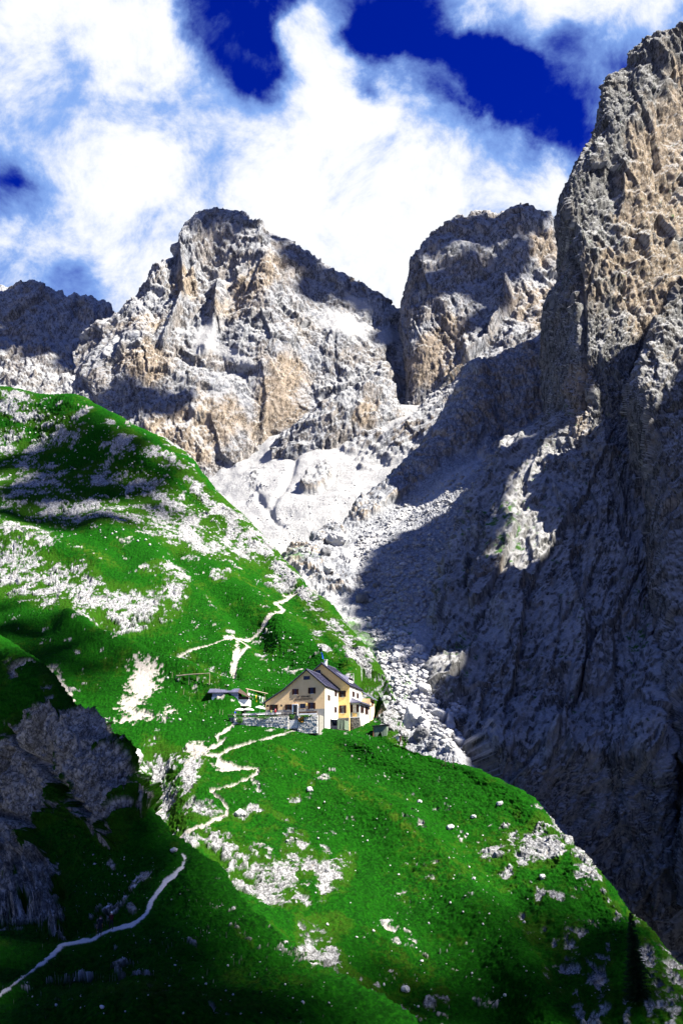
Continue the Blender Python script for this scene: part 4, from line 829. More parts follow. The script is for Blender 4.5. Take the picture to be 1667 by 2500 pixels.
# eyebrow dormer near the right eave of the taller roof
dm = MB(); rx = lambda t: (-4.3 + 7.3 * t, 17.2 - 5.7 * t)
x0, z0 = rx(0.30); x1, z1 = rx(0.86)
for (ya, yb) in ((13.2, 18.6),):
    top = [(x0, ya + 1.2, z0 + .12), (x0, yb - 1.2, z0 + .12), (x1, yb - .9, z1 + 1.45), (x1, ya + .9, z1 + 1.45)]
    dm.add([Vector(t) for t in top] + [Vector((x1 - .2, ya - .3, z1 + .25)), Vector((x1 - .2, yb + .3, z1 + .25))], [(0, 1, 2, 3), (0, 3, 4), (1, 5, 2)])
dm.build('dormer_roof', ROOF, house, fix=False)
m = MB(); m.prism([(x1 - .35, 12.9, z1 + .2), (x1 - .35, 18.9, z1 + .2), (x1 - .35, 17.7, z1 + 1.42), (x1 - .35, 14.1, z1 + 1.42)], (0.12, 0, 0)); dorm = m.build('dormer', ROOF_D, house)
for k in range(4):
    m = MB(); y = 14.0 + k * 1.05; m.box(x1 - .2, x1 - .12, y, y + .62, z1 + .28, z1 + .86); m.build('dormer_window', WHITEP, dorm)

def place_on(face, u, z):            # point and axes on one of the walls
    if face == 'A': return Vector((u, 0, z)), Vector((1, 0, 0)), Vector((0, -1, 0))
    if face == 'W': return Vector((0, u, z)), Vector((0, 1, 0)), Vector((1, 0, 0))
    if face == 'B': return Vector((u, 10.8, z)), Vector((1, 0, 0)), Vector((0, -1, 0))
    if face == 'V': return Vector((3, u, z)), Vector((0, 1, 0)), Vector((1, 0, 0))
    if face == 'C': return Vector((u, 11.6, z)), Vector((1, 0, 0)), Vector((0, -1, 0))
    if face == 'D': return Vector((5.4, u, z)), Vector((0, 1, 0)), Vector((1, 0, 0))
def slab(mb, face, u, z, w, h, d0, d1):
    o, ax, n = place_on(face, u, z); ps = []
    a = o - ax * (w / 2) + n * d0; b = o + ax * (w / 2) + n * d0; up = Vector((0, 0, h))
    mb.prism([a, b, b + up, a + up], n * (d1 - d0)); return mb
def window(face, u, zc, w, h, shut=True, shutw=0.30, panes=GLASS, mull=True, frame_mat=SHUT, sill=True, alight=0):
    ww = w * (1 - 2 * shutw) if shut else w; z = zc - h / 2
    f = slab(MB(), face, u, z, ww + .16, h + .12, -0.05, 0.05).build('window', frame_mat, house)
    slab(MB(), face, u, z + .06, ww, h, 0.052, 0.07).build('pane', panes, f)
    if mull:
        mm = MB(); slab(mm, face, u, z + .06, 0.07, h, 0.072, 0.10); slab(mm, face, u, z + .06 + h * .55, ww, 0.07, 0.072, 0.098); mm.build('mullion', frame_mat, f)
    if shut:
        for s in (-1, 1):
            so = slab(MB(), face, u + s * (ww / 2 + .08 + w * shutw / 2), z, w * shutw - .02, h + .1, 0.03, 0.11).build('shutter', SHUT, f)
    if sill: slab(MB(), face, u, z - .09, ww + .3, 0.08, -0.02, 0.16).build('sill', STONE, f)
    return f
window('A', -4.75, 12.1, 1.5, .75, shut=False, mull=False, sill=False)
window('A', -7.7, 8.8, 1.5, 1.25); window('A', -3.4, 8.95, 1.75, 1.35)
window('A', -13.3, 5.1, 2.0, 1.35); window('A', -9.45, 5.1, 1.55, 1.25); window('A', -3.4, 5.25, 1.75, 1.4)
window('A', -5.75, 5.3, 1.2, .95, shut=False, mull=False, sill=False)
window('A', -14.95, 5.55, .55, .35, shut=False, mull=False, sill=False)
dr = slab(MB(), 'A', -7.7, 2.9, 1.45, 2.95, 0.0, 0.12).build('door', WHITEP, house)
slab(MB(), 'A', -7.62, 2.9, 1.05, 2.75, 0.122, 0.16).build('door_leaf', mat_plain('door_dark', (0.02, 0.025, 0.03), 0.5), dr)
slab(MB(), 'A', -8.22, 2.9, .14, 2.75, 0.125, 0.18).build('glass_strip', mat_plain('door_edge_blue', (0.25, 0.42, 0.55), 0.4), dr)
slab(MB(), 'A', -6.72, 4.8, .42, .7, 0.0, 0.06).build('notice_board', mat_plain('notice_grey', (0.42, 0.40, 0.36)), house)
slab(MB(), 'A', -4.75, 5.4, .38, .55, 0.0, 0.16).build('letter_box', mat_plain('box_yellow', (0.7, 0.5, 0.16)), house)
lm = MB(); lm.bar((-11.4, 0, 5.9), (-11.2, -.35, 5.85), .04); lm.box(-11.3, -11.0, -.5, -.2, 5.3, 5.75); lm.build('wall_lamp', ROOF_D, house)
lm = MB(); lm.bar((-7.65, 0, 6.3), (-7.65, -.25, 6.35), .03); lm.box(-7.72, -7.58, -.32, -.18, 6.1, 6.35); lm.build('wall_lamp', WOODB, house)
window('W', 8.7, 9.0, 1.9, 1.3); window('W', 3.0, 7.4, 1.9, 1.35); window('W', 8.6, 5.0, 1.9, 1.35)
window('B', 1.15, 9.15, 1.65, 1.4); window('B', 1.2, 5.3, 1.7, 1.8)
window('B', -5.4, 14.9, 1.3, .95, shut=False, mull=False, sill=False)
window('V', 14.3, 9.4, 2.0, 1.35); window('V', 18.3, 9.4, 2.0, 1.35)
def text(body, x, z, size, wfit):
    cu = bpy.data.curves.new('lettering', 'FONT'); cu.body = body; cu.size = size; cu.align_x = 'CENTER'; cu.extrude = 0.02; cu.offset = 0.012; cu.space_character = 1.15
    o = bpy.data.objects.new('lettering', cu); link(o); bpy.context.view_layer.update()
    me = bpy.data.meshes.new_from_object(o); bpy.data.objects.remove(o)
    xs = [v.co.x for v in me.vertices]; k = wfit / (max(xs) - min(xs))
    for v in me.vertices: v.co = Vector((v.co.x * k, -v.co.z - 0.03, v.co.y))
    me.materials.clear(); me.materials.append(INK)
    o = bpy.data.objects.new('lettering', me); o.location = (x, 0, z); return link(o, house)
text('RIF. BERGAMO', -5.5, 7.42, 0.62, 3.4)
text('GRASLEITENHÜTTE', -5.55, 6.78, 0.62, 4.7)
# veranda on the corner: battered stone plinth, arches with turquoise doors, glazed storey, hipped roof
def masonry(name, x0, x1, y0, y1, z0, z1, mat, joint, sz=(0.55, 0.32), seed=1, face='front', batter=0.0, parent=None, depth=0.10, holes=()):
    rr = random.Random(seed); core = MB()
    if face == 'front': core.prism([(x0, y0, z0), (x1 + batter, y0, z0), (x1, y0, z1), (x0, y0, z1)], (0, y1 - y0, 0))
    else: core.box(x0, x1, y0, y1, z0, z1)
    c = core.build(name, joint, parent)
    st = MB(); z = z0
    L0, L1 = (x0, x1) if face == 'front' else (y0, y1)
    while z < z1 - 0.05:
        hh = min(sz[1] * rr.uniform(.7, 1.35), z1 - z); u = L0 + rr.uniform(0, .2); t = (z - z0) / max(z1 - z0, .01); lim = L1 + (batter * (1 - t) if face == 'front' else 0)
        while u < lim - 0.12:
            w = min(sz[0] * rr.uniform(.55, 1.6), lim - u); d = depth * rr.uniform(.4, 1.3); j = .035
            a, b = u + j * rr.random(), u + w - j; za, zb = z + j * rr.random(), z + hh - j * rr.uniform(.5, 1.5)
            k = [(rr.uniform(.02, .1)) for _ in range(4)]
            if b - a > .08 and zb - za > .06:
                front = [(a + k[0], za + k[1] * .6), (b - k[1], za + k[0] * .5), (b - k[2], zb - k[3] * .6), (a + k[3], zb - k[2] * .5)]
                backq = [(a, za), (b, za), (b, zb), (a, zb)]
                if face == 'front': vs = [(p, y0 - d, q) for p, q in front] + [(p, y0 + .02, q) for p, q in backq]
                else: vs = [(x1 + d, p, q) for p, q in front] + [(x1 - .02, p, q) for p, q in backq]
                st.add(vs, [(0, 1, 2, 3), (0, 4, 5, 1), (1, 5, 6, 2), (2, 6, 7, 3), (3, 7, 4, 0)])
            u += w
        z += hh
    o = st.build('masonry_stone', mat, c); o['kind'] = 'stuff'
    return c
masonry('stone_plinth', 0.05, 2.98, 10.62, 10.8, -1.5, 3.2, STONED, MORTAR, seed=4, parent=house)
masonry('stone_plinth', 3.02, 5.4, 11.6, 12.2, -3.2, 3.2, STONED, MORTAR, seed=5, parent=house, batter=0.75)
m = MB(); m.prism([(5.38, 12.2, 3.2), (5.38, 12.2, -2.6), (6.0, 12.2, -2.6), (5.4, 12.2, 3.2)], (0, 8.8, 0)); m.build('veranda_base', PL_WHITE, house)
for yc in (14.0, 18.2):
    ar = MB(); n = 10; pts = [(yc - 1.15, -1.9), (yc - 1.15, 1.4)] + [(yc - 1.15 * math.cos(math.pi * k / n), 1.4 + .95 * math.sin(math.pi * k / n)) for k in range(1, n)] + [(yc + 1.15, 1.4), (yc + 1.15, -1.9)]
    xof = lambda z: 5.405 + 0.6 * (3.2 - z) / 5.8 + 0.015
    ar.add([(xof(z), y, z) for y, z in pts] , [tuple(range(len(pts)))])
    ao = ar.build('arch_panel', mat_plain('arch_shadow', (0.55, 0.45, 0.34)), house)  # flat sheet, the shade of an arched recess put into its colour
    dd = MB(); dd.prism([(xof(-1.7) + .02, yc - .55, -1.7), (xof(-1.7) + .02, yc + .45, -1.7), (xof(1.35) + .02, yc + .45, 1.35), (xof(1.35) + .02, yc - .55, 1.35)], (.05, 0, 0)); dd.build('arch_door', TEAL, ao)
for yc in (12.35, 16.1, 20.6):
    m = MB(); m.prism([(5.4, yc - .25, 3.15), (5.45, yc - .25, 3.15), (6.75, yc - .25, -2.9), (5.9, yc - .25, -2.9)], (0, .5, 0)); m.build('buttress', PL_WHITE, house)
m = MB(); m.box(3.0, 5.55, 11.5, 21.1, 3.2, 3.42); m.build('veranda_floor', mat_plain('floor_edge_grey', (0.55, 0.55, 0.56)), house)
m = MB(); m.box(3.02, 5.36, 11.62, 11.9, 3.42, 7.1); m.build('veranda_front', mat_var('plaster_shaded_front', (0.33, 0.36, 0.30), (0.42, 0.44, 0.37), 1), house)  # grey-green plaster, darkened for the shade on this front
m = MB(); m.box(5.08, 5.38, 11.9, 21, 3.42, 7.1); m.build('veranda_side', PL_WHITE, house)
m = MB(); m.box(3.02, 5.08, 20.7, 21, 3.42, 7.1); m.build('veranda_back', PL_WHITE, house)
slab(MB(), 'C', 4.15, 3.45, 1.1, .95, 0.0, 0.05).build('parapet_panel', PL_YEL, house)
window('C', 4.15, 5.5, 1.95, 1.8, shutw=.27, panes=mat_plain('pale_pane', (0.62, 0.58, 0.45), 0.4, 0.4))  # panes in an even pale cream tone
for yc in (14.0, 18.2): window('D', yc, 5.45, 3.0, 1.8, shutw=.3)
for yc in (11.95, 16.1, 20.75): slab(MB(), 'D', yc, 3.42, .34, 3.6, 0.0, 0.07).build('pilaster', WHITEP, house)
m = MB()
e = [(2.7, 10.9, 7.0), (6.2, 10.9, 7.0), (6.2, 21.9, 7.0), (2.7, 21.9, 7.0), (3.02, 12.6, 8.35), (3.02, 20.6, 8.35)]
m.add(e + [(x, y, z - .16) for x, y, z in e[:4]], [(0, 1, 4), (1, 2, 5, 4), (2, 3, 5), (0, 6, 7, 1), (1, 7, 8, 2), (2, 8, 9, 3), (6, 9, 8, 7)])
vr = m.build('veranda_roof', ROOF, house, fix=False)
s = MB()
for k in range(1, 14):
    y = 10.9 + 11 * k / 14; yt = 12.6 + 8 * k / 14
    s.bar((6.2, y, 7.03), (3.02, yt, 8.38), .035, 4)
for k in range(1, 5): s.bar((2.7 + 3.5 * k / 5, 10.9, 7.03), (3.02, 12.6, 8.38), .03, 4)
s.build('roof_seam', ROOF, vr)['kind'] = 'stuff'
# rear annex
m = MB(); m.box(2.9, 5.3, 22.35, 26.5, -1, 9.1); m.build('annex_wall', PL_TAN, house)
m = MB(); m.prism([(2.6, 22.32, 11.0), (6.1, 22.32, 8.9), (6.1, 22.32, 9.08), (2.6, 22.32, 11.2)], (0, 4.6, 0)); m.build('annex_roof', ROOF, house)
f = slab(MB(), 'D', 24.3, 7.4, 1.6, 1.1, -0.05, 0.0).build('window', SHUT, house)
# chimney and flag
m = MB(); m.box(-4.0, -3.4, 11.6, 12.2, 16.4, 18.0); ch = m.build('chimney', WHITEP, house)
m = MB(); m.box(-4.1, -3.3, 11.5, 12.3, 18.15, 18.27); m.box(-3.95, -3.85, 11.65, 12.15, 18.0, 18.15); m.box(-3.55, -3.45, 11.65, 12.15, 18.0, 18.15); m.build('chimney_cap', STONE, ch)
fl = thing('flag', 'blue flag hanging from a pole on the highest ridge of the hut', 'flag', HM @ Vector((-4.6, 10.6, 17.0)), -HOUSE_A)
MB().bar((0, 0, 0), (0, 0, 3.1), .04).build('pole', ROOF_D, fl)
m = MB(); n = 8
vs = []
for k in range(n + 1):
    for j in range(5):
        u, v = k / n, j / 4
        vs.append((0.05 + u * .35 + v * .28 + .05 * math.sin(7 * u), .12 * math.sin(5 * u + 2 * v) , 3.05 - u * 0.25 - v * 1.55))
m.add(vs, [(k * 5 + j, k * 5 + j + 1, (k + 1) * 5 + j + 1, (k + 1) * 5 + j) for k in range(n) for j in range(4)])
m.build('cloth', BLUE, fl, fix=False)

# terrace in front of the gable
terr = thing('stone_terrace', 'paved terrace held up by a pale dry stone wall in front of the hut', 'terrace', HOUSE_O, -HOUSE_A)
def tloc(x, y, z): return HM @ Vector((x, y, z))
m = MB(); m.box(-23.5, -0.35, -3.3, -0.06, -3.5, 2.75); m.box(-23.5, -15.55, -0.06, 5.0, -3.5, 2.75); m.build('platform', STONED, terr)
masonry('retaining_wall', -22.3, -7.9, -3.75, -3.3, -2.2, 2.55, STONE, mat_plain('wall_gap', (0.22, 0.215, 0.20)), sz=(0.62, 0.36), seed=21, parent=terr, depth=.2)
masonry('retaining_wall', -5.6, -0.55, -3.75, -3.3, -1.6, 2.75, STONE, mat_plain('wall_gap_warm', (0.24, 0.22, 0.20)), sz=(0.62, 0.36), seed=22, parent=terr, depth=.2)
m = MB()
for k in range(5): m.box(-7.85, -5.65, -3.3 - .35 * 0 + k * .45, -2.85 + k * .45, -1.4, 0.4 + k * .42)
m.build('steps', STONE, terr)
gate = thing('picket_gate', 'white picket gate between the two stretches of terrace wall', 'gate', tloc(-6.75, -3.72, 0), -HOUSE_A)
for k in range(9):
    x = -.95 + k * .235; MB().prism([(x, 0, -.3), (x + .13, 0, -.3), (x + .13, 0, 1.55), (x + .065, 0, 1.72), (x, 0, 1.55)], (0, .04, 0)).build('picket', WHITEP, gate)
MB().box(-1.0, 1.1, .045, .09, .1, .2).build('rail', WHITEP, gate); MB().box(-1.0, 1.1, .045, .09, 1.1, 1.2).build('rail', WHITEP, gate)
for x in (-1.12, 1.14): MB().box(x - .06, x + .06, -.03, .09, -.6, 1.85).build('post', WOODD, gate)
rail = thing('plank_railing', 'low wooden railing with a long brown top plank along the terrace edge', 'railing', tloc(0, 0, 0), -HOUSE_A)
for (xa, xb) in ((-24, -19.2), (-19.15, -14.3), (-14.25, -9.4), (-9.35, -6.4)):
    MB().box(xa, xb, -3.5, -3.1, 3.42, 3.52).build('plank', WOOD, rail)
    MB().box(xa, xb, -3.42, -3.36, 2.98, 3.16).build('plank', WOODD, rail)
    for x in (xa + .15, (xa + xb) / 2): MB().box(x, x + .12, -3.35, -3.22, 2.4, 3.41).build('post', WOOD, rail)
MB().box(-5.6, -.8, -3.5, -3.1, 3.6, 3.7).build('plank', WOOD, rail); MB().box(-5.5, -1.0, -3.42, -3.34, 3.28, 3.56).build('plank', WOODB, rail)
MB().box(-5.5, -1.0, -3.44, -3.36, 2.9, 3.2).build('plank', WHITEP, rail)
for x in (-5.5, -3.2, -.95): MB().box(x, x + .12, -3.33, -3.2, 2.7, 3.59).build('post', WOOD, rail)
bench = thing('long_bench', 'long pale bench with light seat planks behind the terrace railing', 'bench', tloc(-16, -2.75, 2.76), -HOUSE_A)
MB().box(-4.5, 5.5, -.2, .2, .42, .48).build('seat', WHITEP, bench); MB().box(-4.5, 5.5, .2, .25, .55, .95).build('backrest', WHITEP, bench)
for x in (-4.2, -1, 2.2, 5.2): MB().box(x, x + .1, -.15, .15, 0, .42).build('leg', WOOD, bench)
tabs = [(-20.6, -1.3, 'leftmost wooden table on the terrace, under the paired parasols'), (-18.0, -1.0, 'wooden table beside the right one of the paired parasols'), (-12.2, -1.2, 'wooden table by the wide shuttered window of the hut')]
for x, y, lab in tabs:
    t = thing('terrace_table', lab, 'table', tloc(x, y, 2.76), -HOUSE_A, 'tables on the hut terrace')
    MB().box(-.9, .9, -.4, .4, .7, .76).build('tabletop', WOOD, t)
    for sx in (-.7, .7):
        for sy in (-.3, .3): MB().box(sx - .04, sx + .04, sy - .04, sy + .04, 0, .7).build('leg', WOOD, t)
def parasol(x, y, z, r, h, tilt, lab):
    t = thing('parasol', lab, 'parasol', tloc(x, y, z), -HOUSE_A, 'cream parasols on the terrace'); t.rotation_euler = (0, tilt, -HOUSE_A)
    MB().bar((0, 0, 0), (0, 0, h), .035).build('pole', WHITEP, t)
    m = MB(); n = 16; vs = [(0, 0, h)]
    for q, (f, dz) in enumerate(((.35, -.07), (.7, -.24), (1, -.5), (1.0, -.62))):
        for k in range(n):
            a = 2 * math.pi * k / n; sag = 1 - .05 * (k % 2) * f; vs.append((r * f * sag * math.cos(a), r * f * sag * math.sin(a), h + dz * r * .75))
    fs = [(0, 1 + k, 1 + (k + 1) % n) for k in range(n)] + [(1 + q * n + k, 1 + (q + 1) * n + k, 1 + (q + 1) * n + (k + 1) % n, 1 + q * n + (k + 1) % n) for q in range(3) for k in range(n)]
    m.add(vs, fs); m.build('canopy', CREAM, t, fix=False)
    MB().box(-.3, .3, -.3, .3, 0, .1).build('base', STONE, t)
parasol(-21.6, -1.6, 2.76, 1.35, 2.35, 0, 'left parasol of the overlapping cream pair at the terrace end')
parasol(-19.5, -1.2, 2.76, 1.4, 2.4, 0, 'right parasol of the overlapping cream pair at the terrace end')
parasol(-16.5, -1.8, 2.76, 1.35, 2.75, R(9), 'single tilted cream parasol nearest the tan gable wall')

def bush(name, lab, cat, loc, r, n, mat, group=None, parent=None, flowers=0):
    rr = random.Random(int(abs(loc[0]) * 100) + n); m = MB()
    for k in range(n):
        d = Vector((rr.gauss(0, 1), rr.gauss(0, 1), rr.gauss(0, 1))).normalized() * rr.uniform(.55, 1.0); c = Vector((d.x * r[0], d.y * r[1], d.z * r[2] + r[2] * .9))
        s = rr.uniform(.09, .17); u = Vector((rr.gauss(0, 1), rr.gauss(0, 1), rr.gauss(0, 1))).normalized(); w = u.orthogonal().normalized()
        m.cur = 1 if k < flowers else 0
        m.add([c - u * s, c + w * s * .6, c + u * s, c - w * s * .6], [(0, 1, 2, 3)])
    for k in range(5):
        m.cur = 0; m.bar((0, 0, -.2), (rr.uniform(-.5, .5) * r[0], rr.uniform(-.5, .5) * r[1], r[2] * 1.2), .025, 4)
    o = m.build(name, [mat, FLOWER], None, loc=loc, fix=False); tag(o, lab, cat, group); return o
bush('flowering_shrub', 'orange flowering shrub trailing over the short terrace wall right of the gate', 'shrub', tloc(-4.6, -4.0, 1.0), (.8, .3, .7), 340, LEAF, flowers=210)
bush('shrub', 'dark green bush in front of the left end of the terrace wall', 'shrub', tloc(-20.6, -4.2, 1.2), (.9, .5, .8), 420, LEAF)
bush('shrub', 'green bush growing beside the picket gate', 'shrub', tloc(-7.3, -3.2, 1.9), (.9, .5, .7), 360, LEAF)
bush('shrub', 'green hedge plant below the gable window left of the door', 'shrub', tloc(-13.6, -.6, 2.6), (1.6, .5, .75), 420, LEAF)
bush('shrub', 'low green plants growing under the orange railing plank', 'shrub', tloc(-3.0, -3.9, 2.25), (2.3, .3, .3), 420, LEAF)
bush('shrub', 'low row of plants on the wall top behind the long bench plank', 'shrub', tloc(-13.5, -3.9, 2.15), (3.5, .25, .25), 380, LEAF)

# people
def person(loc, rz, lab, top, legs, hair=HAIR, h=1.72, lean=0.0, stride=0.0, pole=False, sitting=False, hat=None, group=None):
    t = thing('person', lab, 'person', loc, rz, group)
    k = h / 1.75; V = []; E = []; Rr = []
    def v(x, y, z, r): V.append((x * k, y * k, z * k)); Rr.append(r * k); return len(V) - 1
    if sitting: hz, kn, an = .50, [(.10, -.42, .50), (-.10, -.42, .50)], [(.10, -.45, .08), (-.10, -.45, .08)]
    else: hz, kn, an = .92, [(.10, -.05 - stride * .5, .50), (-.10, .0 + stride * .35, .50)], [(.10, -stride * .8, .08), (-.10, stride * .9, .10)]
    off = hz - .92
    pel = v(0, 0, hz, .135); wst = v(0, -.02 - lean * .3, 1.12 + off, .125); chs = v(0, -.02 - lean * .8, 1.34 + off, .15); nk = v(0, -.03 - lean, 1.50 + off, .058); hd0 = v(0, -.045 - lean * 1.15, 1.58 + off, .085); hd1 = v(0, -.05 - lean * 1.2, 1.68 + off, .088)
    E += [(pel, wst), (wst, chs), (chs, nk), (nk, hd0), (hd0, hd1)]
    for i, s in enumerate((1, -1)):
        hp = v(s * .095, 0, hz - .05, .095); kk = v(*kn[i], .062); aa = v(*an[i], .042); ft = v(an[i][0], an[i][1] - .16, .04, .038)
        E += [(pel, hp), (hp, kk), (kk, aa), (aa, ft)]
        sh = v(s * .19, -.02 - lean * .8, 1.41 + off, .062); el = v(s * .25, -.08 - lean * .7, 1.14 + off, .044); wr = v(s * .24, -.26 - lean * .7, .98 + off + .06 * i, .030)
        E += [(chs, sh), (sh, el), (el, wr)]
        hb = v(s * .24, -.32 - lean * .7, .95 + off + .06 * i, .034); E += [(wr, hb)]
        for q in range(4):
            f1 = v(s * (.215 + .016 * q), -.37 - lean * .7, .935 + off + .06 * i - .004 * abs(q - 1.5), .009); f2 = v(s * (.215 + .016 * q), -.385 - lean * .7, .90 + off + .06 * i + .005 * abs(q - 1.5), .008); E += [(hb, f1), (f1, f2)]
        th = v(s * .20, -.33 - lean * .7, .94 + off + .06 * i, .010); E += [(hb, th)]
    me = bpy.data.meshes.new('body'); me.from_pydata(V, E, []); o = bpy.data.objects.new('body', me); link(o)
    md = o.modifiers.new('skin', 'SKIN'); me.skin_vertices.new() if not me.skin_vertices else None
    for i, sv in enumerate(me.skin_vertices[0].data): sv.radius = (Rr[i], Rr[i]); sv.use_root = (i == 0)
    o.modifiers.new('sub', 'SUBSURF').levels = 1
    bpy.context.view_layer.update(); dg = bpy.context.evaluated_depsgraph_get(); me2 = bpy.data.meshes.new_from_object(o.evaluated_get(dg)); bpy.data.objects.remove(o)
    me2.materials.clear()
    for mm in (SKIN_M, top, legs, WOODD): me2.materials.append(mm)
    for p in me2.polygons:
        c = p.center / k; zz = c.z - off; ar = abs(c.x) > .17
        p.material_index = 3 if c.z < .1 else (0 if (zz > 1.49 or (ar and c.y < -.22 - lean * .7)) else (1 if (zz > .98 or (ar and zz > .9)) else 2)); p.use_smooth = True
    b = bpy.data.objects.new('body', me2); link(b, t)
    hm = MB(); hc = Vector((0, -.03 - lean * 1.2, 1.685 + off)) * k
    bm = bmesh.new(); bmesh.ops.create_icosphere(bm, subdivisions=2, radius=.112 * k, matrix=Matrix.Translation(hc))
    bmesh.ops.delete(bm, geom=[w for w in bm.verts if w.co.z < hc.z - .02 * k and w.co.y < hc.y + .01], context='VERTS')
    mh = bpy.data.meshes.new('hair'); bm.to_mesh(mh); bm.free(); mh.materials.append(hat or hair); link(bpy.data.objects.new('hair', mh), t)
    if pole:
        for i, s in enumerate((1, -1)):
            po = MB(); hp_ = Vector((s * .24, -.36 - lean * .7, .95 + .06 * i)) * k
            po.bar(hp_ + Vector((0, .02, .12)), (s * .30 * k, (-.62 if i else -.30) * k, 0.0), .011, 5)
            o2 = po.build('trekking_pole', WOODB, None); tag(o2, ('right' if i else 'left') + '-hand orange trekking pole of the ' + ('taller hiker in black' if h > 1.7 else 'following hiker in the pale cap'), 'trekking pole', 'trekking poles of the hikers'); o2.matrix_world = Matrix.Translation(loc) @ Matrix.Rotation(rz, 4, 'Z')
    return t
person(tloc(-11.9, -2.6, 2.76), R(160), 'person in a dark red top and pink cap standing at the terrace railing', REDC, BLACKC, hat=PINK, h=1.75)
person(tloc(-12.9, -2.7, 2.76), R(-120), 'person in an olive shirt standing left of the red dressed one', GREENC, DENIM, h=1.7)
person(tloc(-22.4, -2.7, 2.76), R(30), 'person in a blue top at the far left end of the terrace railing', BLUE, WHITEP, h=1.7)
gp = hit(243, 2286, (SPUR,)); person(gp, R(200), 'hiker in black clothes on the lower path, the nearer and taller of two', BLACKC, BLACKC, h=1.78, lean=.08, stride=.25, pole=True)
gp = hit(271, 2271, (SPUR,)); person(gp, R(215), 'hiker in dark clothes and a pale cap following a few steps up the path', mat_plain('maroon_cloth', (0.06, 0.012, 0.012)), BLACKC, h=1.62, lean=.06, stride=.2, hat=CREAM)

# green tarpaulin shelter against the white wall
tp = thing('tarpaulin_shelter', 'olive green tarpaulin shelter standing against the white side wall', 'shelter', tloc(0.15, 5.2, 0), -HOUSE_A)
m = MB(); top_ = []
for k in range(7):
    for j in range(5):
        u, v_ = k / 6, j / 4; top_.append((.1 + 3.5 * u, -1.2 + 3.6 * v_, 2.75 - .75 * u ** 1.5 - .12 * math.sin(math.pi * v_) * (1 - u) + .05 * math.sin(9 * u + 4 * v_)))
m.add(top_, [(k * 5 + j, k * 5 + j + 1, (k + 1) * 5 + j + 1, (k + 1) * 5 + j) for k in range(6) for j in range(4)]); m.build('roof_sheet', mat_var('tarpaulin_pale', (0.20, 0.25, 0.19), (0.28, 0.33, 0.25), 1.2), tp, smooth=True, fix=False)  # roof sheet in a paler green than the curtains
m = MB(); vs = []
for k in range(13):
    for j in range(4):
        u, v_ = k / 12, j / 3; vs.append((1.75 + 1.85 * u, -1.22 - .09 * math.sin(14 * u) * v_ - .1 * v_, (2.3 - .32 * u) * (1 - v_) - .15 * v_))
m.add(vs, [(k * 4 + j, k * 4 + j + 1, (k + 1) * 4 + j + 1, (k + 1) * 4 + j) for k in range(12) for j in range(3)]); m.build('front_curtain', TARP, tp, smooth=True, fix=False)
m = MB(); vs = []
for k in range(13):
    for j in range(4):
        u, v_ = k / 12, j / 3; vs.append((3.62 + .06 * math.sin(12 * u) * v_, -1.2 + 3.6 * u, (1.98) * (1 - v_) - .2 * v_))
m.add(vs, [(k * 4 + j, k * 4 + j + 1, (k + 1) * 4 + j + 1, (k + 1) * 4 + j) for k in range(12) for j in range(3)]); m.build('side_curtain', TARP, tp, smooth=True, fix=False)
for x, y in ((.12, -1.15), (1.75, -1.15), (3.55, -1.15), (3.55, 2.3)): MB().bar((x, y, -.3), (x, y, 2.7 - .2 * x), .04).build('pole', WOODD, tp)
m = MB(); m.add([(.1, -1.1, 2.3), (1.7, -1.1, 2.2), (1.7, 2.3, .2), (.1, 2.3, .2)], [(0, 1, 2, 3)]); m.build('inner_sheet', TARPD, tp, fix=False)
bx = MB(); bx.box(.2, 1.65, -1.0, .2, -.2, .75); bx.build('covered_stack', TARPD, tp)

# shed with green canvas right of the hut
g = hit(930, 1797, (HILL,)) or P(930, 1797, 240)
sh = thing('small_shed', 'small brown shed with a green canvas front right of the hut', 'shed', g + Vector((0, 1.2, -.2)), R(-12))
MB().box(-1.7, -1.55, -1.2, 1.4, -.5, 2.3).build('side_wall', WOODB, sh); MB().box(-1.55, 1.6, 1.3, 1.4, -.8, 2.3).build('back_wall', WOODB, sh)
MB().prism([(-2.0, -1.5, 2.42), (1.95, -1.5, 2.72), (1.95, -1.5, 2.9), (-2.0, -1.5, 2.6)], (0, 3.1, 0)).build('roof', ROOF_D, sh)
m = MB(); m.add([(-1.5, -1.15, 2.4), (1.6, -1.15, 2.6), (1.6, -1.2, -.5), (.7, -1.3, -.4), (.1, -1.15, 1.3), (-.8, -1.2, -.2), (-1.5, -1.15, .1)], [(0, 1, 4), (1, 2, 3, 4), (0, 4, 5, 6)]); m.build('canvas_front', TARP, sh, fix=False)
MB().box(1.55, 1.65, -1.1, 1.3, -.8, 2.4).build('side_wall', TARP, sh)
MB().box(-1.5, 1.5, .9, 1.0, -.3, 2.2).build('inner_shade', BLACKC, sh)  # black panel standing in for the shade inside the shed
g = hit(968, 1806, (HILL,)) or P(968, 1806, 238)
bo = thing('pale_utility_box', 'pale grey concrete box with a dark top at the grass edge below the boulders', 'utility_box', g + Vector((0, .3, 0)), R(-20))  # plain pale utility box
MB().box(-.7, .75, -.5, .5, -.4, .75).build('body', mat_plain('concrete_pale', (0.5, 0.5, 0.5)), bo); MB().box(-.85, 1.2, -.6, .6, .75, .85).build('lid', WOODD, bo); MB().box(.8, 1.1, -.4, .4, -.5, .74).build('support', WOODD, bo)
g = hit(1022, 1822, (HILL,)) or P(1022, 1822, 236)
o = MB().box(-1.0, 1.0, -.2, .2, 0, .12).build('plank', mat_plain('plank_pale', (0.5, 0.52, 0.5)), None, loc=g + Vector((0, 0, .1))); tag(o, 'pale plank lying on the grass rim beside a dark boulder', 'plank')

